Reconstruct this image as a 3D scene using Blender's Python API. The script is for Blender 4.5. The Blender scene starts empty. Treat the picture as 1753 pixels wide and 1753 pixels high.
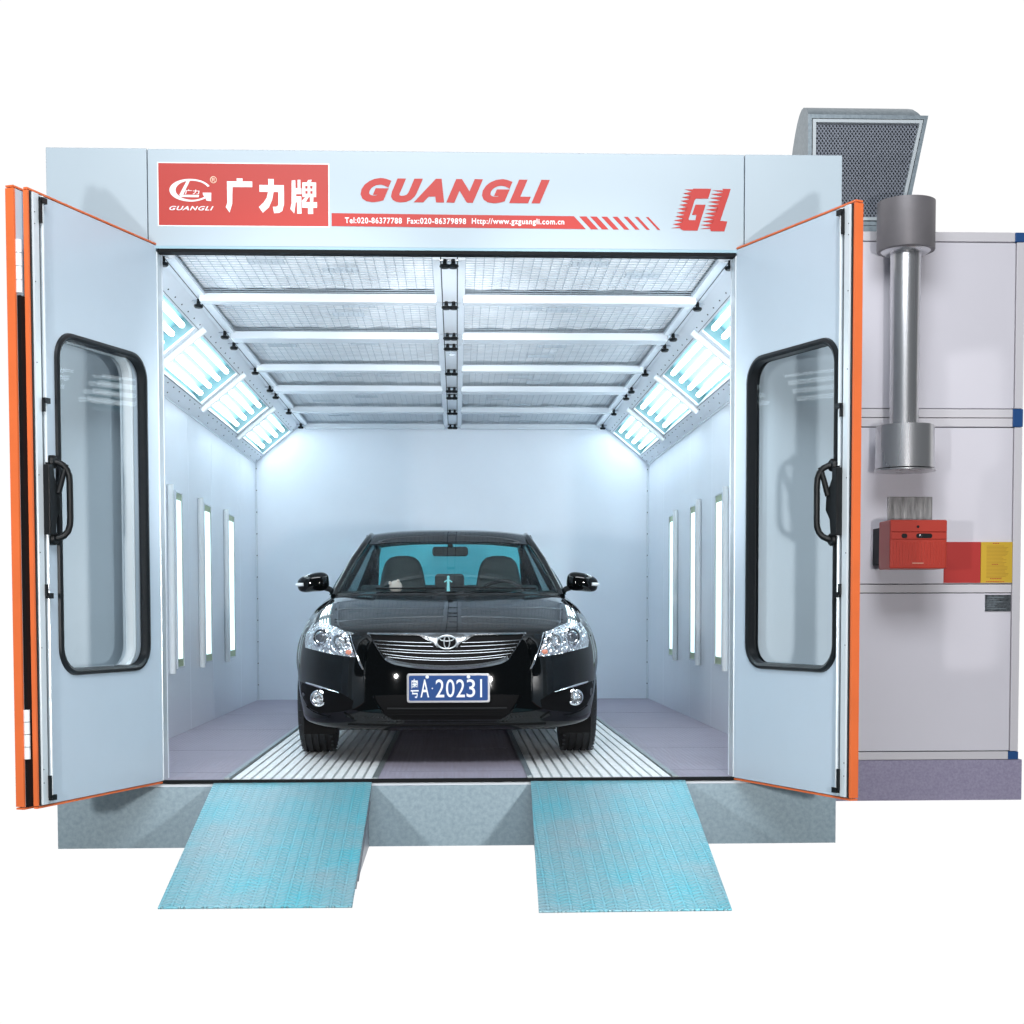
import bpy, bmesh, math, random
from math import sin, cos, pi, radians, sqrt
from mathutils import Vector, Matrix
from mathutils.geometry import delaunay_2d_cdt
random.seed(7)
S = bpy.context.scene
COL = S.collection

# ------------------------------------------------------------------ materials
def lin(c):
    return tuple(((v/255.0)/12.92 if v/255.0 <= .04045 else ((v/255.0+.055)/1.055)**2.4) for v in c)

def mat(name, col, rough=.5, metal=0., spec=.5, coat=0., var=0., vscale=6., bump=0., bscale=40., emit=None, estr=0.,
        rvar=0., stretch=(1, 1, 1), col2=None):
    m = bpy.data.materials.new(name); m.use_nodes = True
    nt = m.node_tree; N = nt.nodes; L = nt.links
    b = N['Principled BSDF']
    c = (col[0], col[1], col[2], 1)
    b.inputs['Base Color'].default_value = c
    b.inputs['Roughness'].default_value = rough
    b.inputs['Metallic'].default_value = metal
    b.inputs['Specular IOR Level'].default_value = spec
    b.inputs['Coat Weight'].default_value = coat
    b.inputs['Coat Roughness'].default_value = .03
    if var or bump or rvar or col2:
        tc = N.new('ShaderNodeTexCoord'); mp = N.new('ShaderNodeMapping')
        mp.inputs['Scale'].default_value = stretch
        L.new(tc.outputs['Object'], mp.inputs['Vector'])
    if var or col2:
        n = N.new('ShaderNodeTexNoise'); n.inputs['Scale'].default_value = vscale
        n.inputs['Detail'].default_value = 6; n.inputs['Roughness'].default_value = .6
        L.new(mp.outputs[0], n.inputs['Vector'])
        r = N.new('ShaderNodeValToRGB'); L.new(n.outputs['Fac'], r.inputs['Fac'])
        r.color_ramp.elements[0].position = .3; r.color_ramp.elements[1].position = .7
        d = col2 if col2 else tuple(v*(1-var) for v in col)
        r.color_ramp.elements[0].color = (d[0], d[1], d[2], 1)
        u = col if col2 else tuple(min(1, v*(1+var)) for v in col)
        r.color_ramp.elements[1].color = (u[0], u[1], u[2], 1)
        L.new(r.outputs['Color'], b.inputs['Base Color'])
    if rvar:
        n = N.new('ShaderNodeTexNoise'); n.inputs['Scale'].default_value = 2.5; n.inputs['Detail'].default_value = 5
        L.new(mp.outputs[0], n.inputs['Vector'])
        q = N.new('ShaderNodeMapRange'); q.inputs['To Min'].default_value = max(0, rough-rvar); q.inputs['To Max'].default_value = rough+rvar
        L.new(n.outputs['Fac'], q.inputs['Value']); L.new(q.outputs[0], b.inputs['Roughness'])
    if bump:
        n = N.new('ShaderNodeTexNoise'); n.inputs['Scale'].default_value = bscale; n.inputs['Detail'].default_value = 3
        L.new(mp.outputs[0], n.inputs['Vector'])
        k = N.new('ShaderNodeBump'); k.inputs['Strength'].default_value = bump; k.inputs['Distance'].default_value = .01
        L.new(n.outputs['Fac'], k.inputs['Height']); L.new(k.outputs[0], b.inputs['Normal'])
    if emit:
        b.inputs['Emission Color'].default_value = (*emit, 1); b.inputs['Emission Strength'].default_value = estr
    return m

def glass(name, tint, refl=.06, rough=.0, frosty=0.):
    m = bpy.data.materials.new(name); m.use_nodes = True
    nt = m.node_tree; N = nt.nodes; L = nt.links; N.clear()
    o = N.new('ShaderNodeOutputMaterial'); t = N.new('ShaderNodeBsdfTransparent'); g = N.new('ShaderNodeBsdfGlossy')
    t.inputs['Color'].default_value = (*tint, 1); g.inputs['Roughness'].default_value = rough
    g.inputs['Color'].default_value = (1, 1, 1, 1)
    f = N.new('ShaderNodeLayerWeight'); f.inputs['Blend'].default_value = .5
    mx = N.new('ShaderNodeMixShader')
    pw = N.new('ShaderNodeMath'); pw.operation = 'POWER'; pw.inputs[1].default_value = 5
    mm = N.new('ShaderNodeMath'); mm.operation = 'MULTIPLY_ADD'; mm.inputs[1].default_value = .25; mm.inputs[2].default_value = refl; mm.use_clamp = True
    L.new(f.outputs['Facing'], pw.inputs[0]); L.new(pw.outputs[0], mm.inputs[0]); L.new(mm.outputs[0], mx.inputs[0])
    L.new(t.outputs[0], mx.inputs[1]); L.new(g.outputs[0], mx.inputs[2])
    L.new(mx.outputs[0], o.inputs['Surface'])
    return m

def add_wave_bump(m, scale, axis, strength, dist=.004, darken=0.):
    nt = m.node_tree; N = nt.nodes; L = nt.links; b = N['Principled BSDF']
    tc = N.new('ShaderNodeTexCoord'); w = N.new('ShaderNodeTexWave'); w.bands_direction = axis
    w.inputs['Scale'].default_value = scale; w.wave_profile = 'SIN'
    L.new(tc.outputs['Object'], w.inputs['Vector'])
    k = N.new('ShaderNodeBump'); k.inputs['Strength'].default_value = strength; k.inputs['Distance'].default_value = dist
    L.new(w.outputs['Fac'], k.inputs['Height'])
    if b.inputs['Normal'].links:
        L.new(b.inputs['Normal'].links[0].from_socket, k.inputs['Normal'])
    L.new(k.outputs[0], b.inputs['Normal'])

def tread_mat(name):
    # herringbone tread plate: short raised bars, alternately slanted, on steel whose cyan reflection is painted into the base colour
    m = mat(name, (.075, .47, .58), rough=.36, metal=.2, col2=(.27, .40, .46), vscale=2.6)
    nt = m.node_tree; N = nt.nodes; L = nt.links; b = N['Principled BSDF']
    tc = N.new('ShaderNodeTexCoord'); sep = N.new('ShaderNodeSeparateXYZ'); L.new(tc.outputs['Object'], sep.inputs[0])
    def M(op, a, bb=None, cl=False):
        n = N.new('ShaderNodeMath'); n.operation = op; n.use_clamp = cl
        for i, v in enumerate((a, bb)):
            if v is None: continue
            if isinstance(v, (int, float)): n.inputs[i].default_value = v
            else: L.new(v, n.inputs[i])
        return n.outputs[0]
    cx, cy = .046, .030
    xs = M('DIVIDE', sep.outputs['X'], cx)
    ci = M('FLOOR', xs); fx = M('SUBTRACT', M('FRACT', xs), .5)
    par = M('SUBTRACT', M('MULTIPLY', M('MODULO', M('ABSOLUTE', ci), 2.0), 2.0), 1.0)
    ys = M('DIVIDE', sep.outputs['Y'], cy)
    sl = M('ADD', ys, M('MULTIPLY', M('MULTIPLY', fx, par), 1.1))
    fy = M('ABSOLUTE', M('SUBTRACT', M('FRACT', sl), .5))
    h1 = M('MULTIPLY', M('SUBTRACT', .24, fy), 8., True)
    h2 = M('MULTIPLY', M('SUBTRACT', .42, M('ABSOLUTE', fx)), 8., True)
    h = M('MULTIPLY', h1, h2)
    k = N.new('ShaderNodeBump'); k.inputs['Strength'].default_value = 1.; k.inputs['Distance'].default_value = .012
    L.new(h, k.inputs['Height']); L.new(k.outputs[0], b.inputs['Normal'])
    # highlights on the bar tops, painted in as a paler colour
    mx = N.new('ShaderNodeMix'); mx.data_type = 'RGBA'
    src = b.inputs['Base Color'].links[0].from_socket
    L.new(M('MULTIPLY', h, .38), mx.inputs[0]); L.new(src, mx.inputs[6]); mx.inputs[7].default_value = (.50, .74, .80, 1)
    L.new(mx.outputs[2], b.inputs['Base Color'])
    n = N.new('ShaderNodeTexNoise'); n.inputs['Scale'].default_value = 60; L.new(tc.outputs['Object'], n.inputs['Vector'])
    q = N.new('ShaderNodeMapRange'); q.inputs['To Min'].default_value = .25; q.inputs['To Max'].default_value = .5
    L.new(n.outputs['Fac'], q.inputs['Value']); L.new(q.outputs[0], b.inputs['Roughness'])
    return m

M_face = mat('facade_paint', (.41, .49, .55), rough=.32, var=.02, vscale=1.2, bump=.02, bscale=3)
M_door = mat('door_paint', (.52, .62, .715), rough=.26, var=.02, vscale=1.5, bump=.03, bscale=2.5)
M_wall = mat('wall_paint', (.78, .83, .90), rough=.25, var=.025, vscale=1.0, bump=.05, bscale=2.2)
M_back = mat('back_wall_paint', (.78, .83, .90), rough=.45, var=.03, vscale=.8)
M_ceil = mat('ceiling_paint', (.78, .84, .90), rough=.3, var=.03, vscale=2)
M_beam = mat('beam_paint', (.66, .71, .76), rough=.25)
M_filt = mat('filter_cloth', (.90, .93, .96), rough=.8, var=.05, vscale=9, bump=.6, bscale=7, stretch=(3, 1, 1))
M_wire = mat('wire', (.40, .47, .53), rough=.5)
M_seal = mat('rubber', (.006, .008, .010), rough=.35)
M_seam = mat('seam_shadow_gap', (.03, .035, .04), rough=.8)
M_orange = mat('orange_edge', (.76, .16, .045), rough=.45, var=.06, vscale=5)
M_redsign = mat('red_sign', lin((178, 42, 31)), rough=.45)
M_redlet = mat('red_vinyl', lin((180, 34, 25)), rough=.45)
M_white = mat('white_vinyl', (.80, .84, .86), rough=.45)
M_alu = mat('white_aluminium', (.66, .72, .76), rough=.25, metal=.15)
M_steel = mat('polished_steel', (.64, .64, .66), rough=.27, metal=.8, rvar=.08, stretch=(1, 1, .1))
M_steelgrey = mat('grey_steel', (.24, .225, .24), rough=.5, metal=.25, var=.05, vscale=8)
M_galv = mat('galvanised', (.36, .42, .46), rough=.42, metal=.45, col2=(.24, .29, .33), vscale=38, rvar=.08)
M_galv2 = mat('galvanised_skirt', (.30, .39, .44), rough=.45, metal=.25, col2=(.205, .285, .335), vscale=45, rvar=.08)
M_skirt = mat('speckled_grey', (.44, .40, .54), rough=.6, col2=(.31, .28, .42), vscale=70)
M_grate = mat('grating_steel', (.93, .95, .95), rough=.4, metal=.0, var=.06, vscale=14)
add_wave_bump(M_grate, 6.3, 'Y', .8, .006)
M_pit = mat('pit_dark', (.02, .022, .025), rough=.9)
M_floor = mat('purple_grey_mat', (.34, .31, .385), rough=.62, var=.05, vscale=5)
add_wave_bump(M_floor, 12.0, 'X', .5, .004)
M_frame = mat('lane_frame', (.30, .34, .35), rough=.4, metal=.5, var=.15, vscale=12)
M_ramp = tread_mat('ramp_tread')
M_rampside = mat('ramp_side', (.30, .33, .38), rough=.4, metal=.5, var=.2, vscale=20)
M_tube = mat('lamp_tube', (.8, .95, 1), emit=(.86, .955, 1.0), estr=10.0)
M_tray = mat('lamp_tray', (.10, .21, .235), rough=.35)
M_pane = mat('lamp_pane', (.7, .85, .9), emit=(.70, .92, 1.0), estr=1.5)
M_green = mat('lamp_end', (.42, .52, .30), rough=.4)
M_black = mat('black_handle', (.004, .005, .006), rough=.4, spec=.3)
M_rub = mat('soft_rubber', (.004, .005, .006), rough=.6, spec=.15)
M_bar = mat('satin_chrome', (.30, .32, .34), rough=.25, metal=.95)
M_deep = mat('black_recess', (.002, .002, .0025), rough=.6, spec=.12)
M_groove = mat('grey_groove', (.12, .14, .16), rough=.5)
M_platefr = mat('plate_frame_metal', (.38, .38, .40), rough=.3, metal=.7)
M_dglass = glass('door_glass', (.975, .985, .99), refl=.003)
M_cab = mat('cabinet_panel', (.82, .79, .86), rough=.4, var=.02, vscale=1)
M_cabf = mat('cabinet_frame', (.78, .75, .79), rough=.4)
M_blue = mat('blue_corner', (.02, .09, .28), rough=.4)
M_burn = mat('burner_red', (.52, .05, .032), rough=.38, bump=.02)
M_redpl = mat('red_plate', (.55, .04, .035), rough=.5)
M_yel = mat('yellow_plate', (.75, .48, .04), rough=.5)
M_mesh = mat('expanded_mesh', (.26, .28, .33), rough=.5, metal=.5)
M_dark = mat('dark_inside', (.025, .028, .034), rough=.8)
# car
M_paint = mat('car_paint', (.0018, .0024, .0028), rough=.04, spec=.42)
M_chrome = mat('chrome', (.75, .77, .79), rough=.07, metal=1.)
M_lamp = mat('headlamp_reflector', (.80, .82, .85), rough=.12, metal=.85)
def vor_bump(m, sc, st):
    nt = m.node_tree; N = nt.nodes; L = nt.links; b = N['Principled BSDF']
    tc = N.new('ShaderNodeTexCoord'); v = N.new('ShaderNodeTexVoronoi'); v.inputs['Scale'].default_value = sc
    L.new(tc.outputs['Object'], v.inputs['Vector'])
    k = N.new('ShaderNodeBump'); k.inputs['Strength'].default_value = st; k.inputs['Distance'].default_value = .02
    L.new(v.outputs['Distance'], k.inputs['Height']); L.new(k.outputs[0], b.inputs['Normal'])
vor_bump(M_lamp, 38, 1.0)
M_trim = mat('black_plastic', (.008, .009, .010), rough=.55, spec=.25)
M_tyre = mat('tyre_rubber', (.010, .0105, .012), rough=.65, bump=.1, bscale=60)
M_wind = glass('windscreen_glass', (.80, .90, .90), refl=.045)
M_rear = glass('rear_window_glass', (.16, .68, .72), refl=.04)
M_sidegl = glass('side_window_glass', (.22, .34, .36), refl=.06)
M_clear = glass('lamp_lens', (.96, .97, .98), refl=.06)
M_seat = mat('seat_leather', (.075, .095, .10), rough=.6)
M_plate = mat('plate_blue', (.010, .055, .21), rough=.5, spec=.25)
M_beige = mat('plush_beige', (.66, .50, .45), rough=.9)
M_cyan = mat('cyan_plastic', (.35, .80, .85), rough=.5)
M_amber = mat('amber', (.7, .25, .16), rough=.3)
M_lensd = mat('projector_lens', (.12, .13, .15), rough=.03, metal=.6)

# ------------------------------------------------------------------ helpers
def origin_of(p):
    v = Vector((0, 0, 0))
    while p is not None:
        v += p.location; p = p.parent
    return v

class MB:
    def __init__(s): s.v = []; s.f = []; s.sm = False
    def add(s, vs, fs):
        n = len(s.v); s.v += [Vector(v) for v in vs]; s.f += [tuple(i+n for i in f) for f in fs]; return s
    def box(s, x0, x1, y0, y1, z0, z1):
        return s.add([(x0, y0, z0), (x1, y0, z0), (x1, y1, z0), (x0, y1, z0), (x0, y0, z1), (x1, y0, z1), (x1, y1, z1), (x0, y1, z1)],
              [(0, 3, 2, 1), (4, 5, 6, 7), (0, 1, 5, 4), (1, 2, 6, 5), (2, 3, 7, 6), (3, 0, 4, 7)])
    def fbox(s, fn, a0, a1, b0, b1, c0, c1):
        pts = [(a0, b0, c0), (a1, b0, c0), (a1, b1, c0), (a0, b1, c0), (a0, b0, c1), (a1, b0, c1), (a1, b1, c1), (a0, b1, c1)]
        return s.add([fn(*p) for p in pts], [(0, 3, 2, 1), (4, 5, 6, 7), (0, 1, 5, 4), (1, 2, 6, 5), (2, 3, 7, 6), (3, 0, 4, 7)])
    def prism(s, pts, d):
        # pts: list of 3-D points (planar), d: extrusion vector
        n = len(pts); P = [Vector(p) for p in pts]; Q = [p+Vector(d) for p in P]
        fs = [tuple(range(n)), tuple(range(2*n-1, n-1, -1))] + [(i, (i+1) % n, n+(i+1) % n, n+i) for i in range(n)]
        return s.add(P+Q, fs)
    def tube(s, pts, r, seg=12, cap=True, closed=False):
        P = [Vector(p) for p in pts]; n = len(P)
        rr = r if isinstance(r, (list, tuple)) else [r]*n
        vs = []; up = None
        for i, p in enumerate(P):
            if closed: t = P[(i+1) % n]-P[i-1]
            else: t = P[min(i+1, n-1)]-P[max(i-1, 0)]
            t.normalize()
            if up is None:
                up = Vector((0, 0, 1)) if abs(t.z) < .9 else Vector((1, 0, 0))
            a = up.cross(t)
            if a.length < 1e-5: a = Vector((1, 0, 0)).cross(t)
            a.normalize(); b = t.cross(a).normalized(); up = b.copy()
            for k in range(seg):
                an = 2*pi*k/seg; vs.append(p+(a*cos(an)+b*sin(an))*rr[i])
        fs = []
        m = n if closed else n-1
        for i in range(m):
            for k in range(seg):
                j = (i+1) % n
                fs.append((i*seg+k, i*seg+(k+1) % seg, j*seg+(k+1) % seg, j*seg+k))
        if cap and not closed:
            fs += [tuple(range(seg-1, -1, -1)), tuple((n-1)*seg+k for k in range(seg))]
        s.sm = True
        return s.add(vs, fs)
    def lathe(s, c, axis, prof, seg=40):
        # prof: list of (along, radius)
        c = Vector(c); ax = Vector(axis).normalized()
        a = ax.orthogonal().normalized(); b = ax.cross(a)
        vs = []
        for (t, r) in prof:
            for k in range(seg):
                an = 2*pi*k/seg; vs.append(c+ax*t+(a*cos(an)+b*sin(an))*r)
        fs = []
        for i in range(len(prof)-1):
            for k in range(seg): fs.append((i*seg+k, i*seg+(k+1) % seg, (i+1)*seg+(k+1) % seg, (i+1)*seg+k))
        fs += [tuple(range(seg-1, -1, -1)), tuple((len(prof)-1)*seg+k for k in range(seg))]
        s.sm = True
        return s.add(vs, fs)
    def ell(s, c, r, nu=24, nv=14, pw=1.0):
        c = Vector(c); vs = []; fs = []
        f = lambda v: math.copysign(abs(v)**pw, v)
        for j in range(nv+1):
            th = pi*j/nv
            for i in range(nu):
                ph = 2*pi*i/nu
                vs.append(c+Vector((r[0]*f(sin(th))*f(cos(ph)), r[1]*f(sin(th))*f(sin(ph)), r[2]*f(cos(th)))))
        for j in range(nv):
            for i in range(nu): fs.append((j*nu+i, (j+1)*nu+i, (j+1)*nu+(i+1) % nu, j*nu+(i+1) % nu))
        s.sm = True
        return s.add(vs, fs)
    def build(s, name, m, parent=None, bevel=0., smooth=None, fix=True):
        o0 = origin_of(parent)
        me = bpy.data.meshes.new(name); me.from_pydata([v-o0 for v in s.v], [], s.f); me.update()
        if fix or bevel:
            bm = bmesh.new(); bm.from_mesh(me)
            bmesh.ops.remove_doubles(bm, verts=bm.verts, dist=1e-6)
            if fix: bmesh.ops.recalc_face_normals(bm, faces=bm.faces)
            bm.to_mesh(me); bm.free()
        me.materials.append(m)
        o = bpy.data.objects.new(name, me); COL.objects.link(o)
        if parent: o.parent = parent
        if (s.sm if smooth is None else smooth):
            for p in me.polygons: p.use_smooth = True
            try:
                with_mod = o.modifiers.new('ws', 'EDGE_SPLIT'); with_mod.split_angle = radians(38)
            except Exception: pass
        if bevel:
            b = o.modifiers.new('bevel', 'BEVEL'); b.width = bevel; b.segments = 2; b.limit_method = 'ANGLE'
        return o

def thing(name, label, cat, loc=(0, 0, 0), group=None):
    o = bpy.data.objects.new(name, None); COL.objects.link(o); o.location = loc; o.empty_display_size = .1
    o['label'] = label; o['category'] = cat
    if group: o['group'] = group
    return o
def tag(o, label, cat, group=None):
    o['label'] = label; o['category'] = cat
    if group: o['group'] = group
    return o
def own_origin(o, loc):
    loc = Vector(loc)
    o.data.transform(Matrix.Translation(-loc)); o.location = loc; return o

def text_mesh(body, rect, y, m, name, parent, shear=0., off=0., depth=.001, track=1.0, proj=None):
    """lettering fitted to rect = (x0, x1, z0, z1) on a plane facing -y"""
    cu = bpy.data.curves.new(name, 'FONT'); cu.body = body; cu.shear = shear; cu.offset = off; cu.size = 1
    cu.space_character = track; cu.resolution_u = 4
    t = bpy.data.objects.new('tmp', cu); COL.objects.link(t)
    dg = bpy.context.evaluated_depsgraph_get(); me = bpy.data.meshes.new_from_object(t.evaluated_get(dg))
    bpy.data.objects.remove(t)
    xs = [v.co.x for v in me.vertices]; ys = [v.co.y for v in me.vertices]
    if not xs: return None
    x0, x1, z0, z1 = rect; a, b, c, d = min(xs), max(xs), min(ys), max(ys)
    o0 = origin_of(parent)
    base = []
    for v in me.vertices:
        X = x0+(v.co.x-a)/(b-a)*(x1-x0); Z = z0+(v.co.y-c)/(d-c)*(z1-z0)
        base.append(Vector((X, y, Z)))
    fs = [tuple(p.vertices) for p in me.polygons]
    me2 = bpy.data.meshes.new(name)
    me2.from_pydata([p-o0 for p in base], [], fs); me2.update()
    bm = bmesh.new(); bm.from_mesh(me2)
    for f in bm.faces:
        f.normal_update()
        if f.normal.y > 0: f.normal_flip()
    r = bmesh.ops.extrude_face_region(bm, geom=bm.faces[:])
    for e in r['geom']:
        if isinstance(e, bmesh.types.BMVert): e.co.y -= depth
    bm.to_mesh(me2); bm.free()
    me2.materials.append(m)
    o = bpy.data.objects.new(name, me2); COL.objects.link(o); o.parent = parent
    return o

# ================================================================== BOOTH
XO = 2.0; XL, XR = -1.915, 1.922; D = 6.81; ZC = 2.672; OL, OR = -1.455, 1.455
booth = thing('spray_booth', 'pale grey-blue paint spray booth with its folding doors open around a black car', 'paint booth', (0, 0, 0))

# front face
m = MB().box(-1.499, 1.499, 0, .11, 2.6865, 3.166)
fascia = m.build('fascia_board', M_face, booth, bevel=.003)
MB().box(-1.499, 1.499, -.006, .10, 2.6735, 2.686).build('fascia_lip', mat('lip', (.30, .46, .54), rough=.3), booth)
MB().box(OL, OR, -.004, .06, 2.6565, 2.673).build('door_seal', M_rub, booth)
for sx in (-1, 1):
    MB().box(*sorted((sx*1.503, sx*2.0)), 0, .11, -.018, 3.168).build('corner_panel', M_face, booth, bevel=.003)
for q_ in (-1.5025, 1.4995): MB().box(q_, q_+.003, .02, .10, 2.7, 3.15).build('panel_joint', M_seam, booth)
for sx in (-1, 1):
    MB().box(*sorted((sx*1.457, sx*1.502)), .004, .11, -.018, 2.66).build('door_jamb', M_alu, booth)
# outer shell
MB().box(-2.0, -1.93, .1105, 6.9, -.02, 3.12).build('side_wall', M_face, booth)
MB().box(1.93, 2.0, .1105, 6.9, -.02, 3.12).build('side_wall', M_face, booth)
MB().box(-1.93, 1.93, 6.82, 6.9, -.02, 3.12).build('rear_wall', M_face, booth)
MB().box(-1.9295, 1.9295, .111, 6.82, 3.05, 3.12).build('roof', M_face, booth)
# interior panels
def wall_panels(x, s):
    ys = [.112, 1.0, 2.0, 3.27, 4.27, 5.75, D]
    for i in range(len(ys)-1):
        x2 = x+s*.014
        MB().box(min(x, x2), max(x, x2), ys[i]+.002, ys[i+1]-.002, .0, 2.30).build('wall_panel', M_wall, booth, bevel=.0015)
wall_panels(XL, -1); wall_panels(XR, 1)
for s, x in ((-1, XL), (1, XR)):
    MB().tube([(x-s*.004, D-.004, .0), (x-s*.004, D-.004, 2.31)], .012, 8).build('corner_trim', M_beam, booth)
    for k in range(11):
        MB().ell((x-s*.012, D-.03, .15+.21*k), (.006, .006, .006), 8, 5).build('rivet', M_seam, booth)
MB().box(XL, XR, D, 6.818, 0, 3.0).build('back_wall', M_back, booth)
# jamb backs
MB().box(-1.93, OL, .1115, .13, 0, 3.0).build('front_return', M_wall, booth)
MB().box(OR, 1.93, .1115, .13, 0, 3.0).build('front_return', M_wall, booth)
MB().box(OL, OR, .1115, .13, 2.70, 3.0).build('front_return', M_wall, booth)

# chamfers with lamp openings
CA = Vector((1.92, 0, 2.31)); CB = Vector((1.484, 0, 2.672)); CL = (CB-CA).length; CD = (CB-CA)/CL
CN = Vector((-CD.z, 0, CD.x)); 
if CN.z > 0: CN = -CN          # pointing down/inwards
def cham(side):
    def f(t, y, h):             # t along the slope, y depth, h out of the surface into the room
        p = CA+CD*t+CN*h
        return Vector((side*p.x, y, p.z))
    return f
T0, T1 = .12, .455
sections = [(.14, 1.66), (1.80, 3.36), (3.52, 5.10), (5.26, 6.74)]
for side in (-1, 1):
    f = cham(side)
    MB().fbox(f, 0, T0, .13, D, -.012, 0).build('chamfer_panel', M_ceil, booth)
    MB().fbox(f, T1, CL, .13, D, -.012, 0).build('chamfer_panel', M_ceil, booth)
    prev = .13
    for (a, b) in sections+[(D, D)]:
        MB().fbox(f, T0, T1, prev, a, -.012, 0).build('chamfer_crosspiece', M_ceil, booth); prev = b
    # bottom edge trim
    MB().tube([f(-.005, .13, .006), f(-.005, D, .006)], .011, 8).build('chamfer_trim', M_beam, booth)
    rv = MB()
    for k in range(34):
        y = .3+k*.195
        rv.ell(f(T0-.035, y, .001), (.005, .005, .005), 6, 4); rv.ell(f(T1+.04, y, .001), (.005, .005, .005), 6, 4)
        if k % 2: rv.ell(f(.03, y, .001), (.005, .005, .005), 6, 4)
    rv.build('rivet_row', M_seam, booth)
    ln = MB().fbox(f, T1+.012, T1+.015, .2, 6.7, 0, .002).fbox(f, T0-.012, T0-.009, .2, 6.7, 0, .002)
    ln.build('lamp_cover_edge', M_seam, booth)
    for i, (a, b) in enumerate(sections):
        tray = MB()
        tray.fbox(f, T0, T1, a, b, -.10, -.09)
        tray.fbox(f, T0-.006, T0, a, b, -.10, -.012).fbox(f, T1, T1+.006, a, b, -.10, -.012)
        tray.fbox(f, T0, T1, a-.006, a, -.10, -.012).fbox(f, T0, T1, b, b+.006, -.10, -.012)
        tr = tray.build('ceiling_lamp', M_tray, booth)
        for k in range(4):
            t = T0+.045+k*(T1-T0-.09)/3
            MB().tube([f(t, a+.06, -.05), f(t, b-.06, -.05)], .018, 10).build('lamp_tube', M_tube, tr)
    for (y0, y1) in ((1.73, 1.75), (3.39, 3.49), (5.13, 5.24)):
        ym = (y0+y1)/2
        MB().tube([f(.085, ym, .022), f(T1+.045, ym, .022)], .024, 12).build('lamp_strut', M_white, booth)

# ceiling
DIV = .002
def ceil_x(side): return (DIV+side*.045, side*1.484)
rail = MB()
for side in (-1, 1):
    MB().box(*sorted((side*1.4255, side*1.60)), .13, D, ZC, ZC+.02).build('side_rail', M_ceil, booth)
    MB().box(*sorted((side*1.395, side*1.425)), .13, D, ZC-.012, ZC+.012).build('side_rail', M_ceil, booth)
    MB().box(*sorted((DIV+side*.046, DIV+side*.085)), .13, D, ZC-.012, ZC+.012).build('centre_rail', M_ceil, booth)
MB().box(DIV-.040, DIV+.040, .13, D, ZC-.004, ZC+.01).build('centre_strip', M_ceil, booth)
MB().box(DIV-.046, DIV-.040, .13, D, ZC, ZC+.01).box(DIV+.040, DIV+.046, .13, D, ZC, ZC+.01).build('centre_joint', M_seam, booth)
MB().box(1.455, 1.459, .13, D, ZC-.0015, ZC+.004).box(-1.459, -1.455, .13, D, ZC-.0015, ZC+.004).build('rail_joint', M_seam, booth)
MB().box(-1.6, 1.6, .13, D, ZC+.16, ZC+.17).build('ceiling_backing', M_ceil, booth)
beams = [1.06, 2.24, 3.41, 4.45, 5.60, 6.72]
widths = [.13, .26, .13, .24, .13, .10]
edges = [.13]+[b for b in beams]
for side in (-1, 1):
    xa, xb = sorted((DIV+side*.075, side*1.425))
    for i, (b, w) in enumerate(zip(beams, widths)):
        MB().box(xa, xb, b-w/2, b+min(w/2, .03), ZC-.045, ZC+.005).build('ceiling_beam', M_beam, booth, bevel=.008)
        if w > .2:
            MB().box(xa, xb, b+.032, b+w/2, ZC-.014, ZC+.006).build('beam_flange', M_ceil, booth, bevel=.002)
    x0, x1 = sorted((DIV+side*.086, side*1.394))
    prev = .13
    for i, (b, w) in enumerate(zip(beams, widths)):
        y0, y1 = prev+.002, b-w/2-.002; prev = b+w/2
        if i == 5: y1 = b-w/2
        # the cotton filter sheet, gently quilted
        fm = MB(); nx, ny = 40, 18
        vs = []; fs = []
        for jy in range(ny+1):
            for jx in range(nx+1):
                X = x0+(x1-x0)*jx/nx; Y = y0+(y1-y0)*jy/ny
                Z = ZC+.028+.006*sin(X*27+i)*sin(Y*9+i*2)+.003*random.random()
                vs.append((X, Y, Z))
        for jy in range(ny):
            for jx in range(nx):
                a = jy*(nx+1)+jx; fs.append((a, a+1, a+nx+2, a+nx+1))
        fm.add(vs, fs); fp = fm.build('filter_panel', M_filt, booth, smooth=True, fix=False)
        wm = MB()
        n = 26
        for k in range(n+1):
            X = x0+(x1-x0)*k/n; wob = .003*sin(k*2.1)
            wm.box(X-.0014+wob, X+.0014+wob, y0, y1, ZC+.004, ZC+.007)
        n = max(3, int((y1-y0)/.052))
        for k in range(n+1):
            Y = y0+(y1-y0)*k/n
            wm.box(x0, x1, Y-.0016, Y+.0016, ZC+.0075, ZC+.0105)
        # reinforced patches of finer mesh
        for _ in range(2):
            px = random.uniform(x0+.12, x1-.35); py = random.uniform(y0+.06, max(y0+.08, y1-.2))
            for k in range(6): wm.box(px, px+.19, py+k*.02, py+k*.02+.003, ZC+.001, ZC+.0035)
            for k in range(7): wm.box(px+k*.031, px+k*.031+.003, py, py+.10, ZC-.0012, ZC+.0008)
        wm.build('wire_mesh', M_wire, fp)
        # edge line next to the beam
clipy = [.15, 1.16, 2.11, 2.49, 3.51, 4.36, 4.73, 5.66, 6.66]
kn = MB(); kn.lathe((0, 0, -.05), (0, 0, 1), [(0, .021), (.008, .028), (.018, .026), (.022, .012), (.05, .010)], 14)
kn0 = kn.build('clamp_knob', M_black, booth)
pin0 = MB().tube([(-.045, 0, -.008), (.045, 0, -.008)], .005, 6).build('clamp_pin', M_chrome, kn0)
first = True
for y in clipy:
    for x in (-1.457, DIV-.022, DIV+.022, 1.457):
        if first: k, p = kn0, pin0; first = False
        else:
            k = kn0.copy(); COL.objects.link(k); k.parent = booth
            p = pin0.copy(); COL.objects.link(p); p.parent = k
        k.location = (x, y, ZC)
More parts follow.
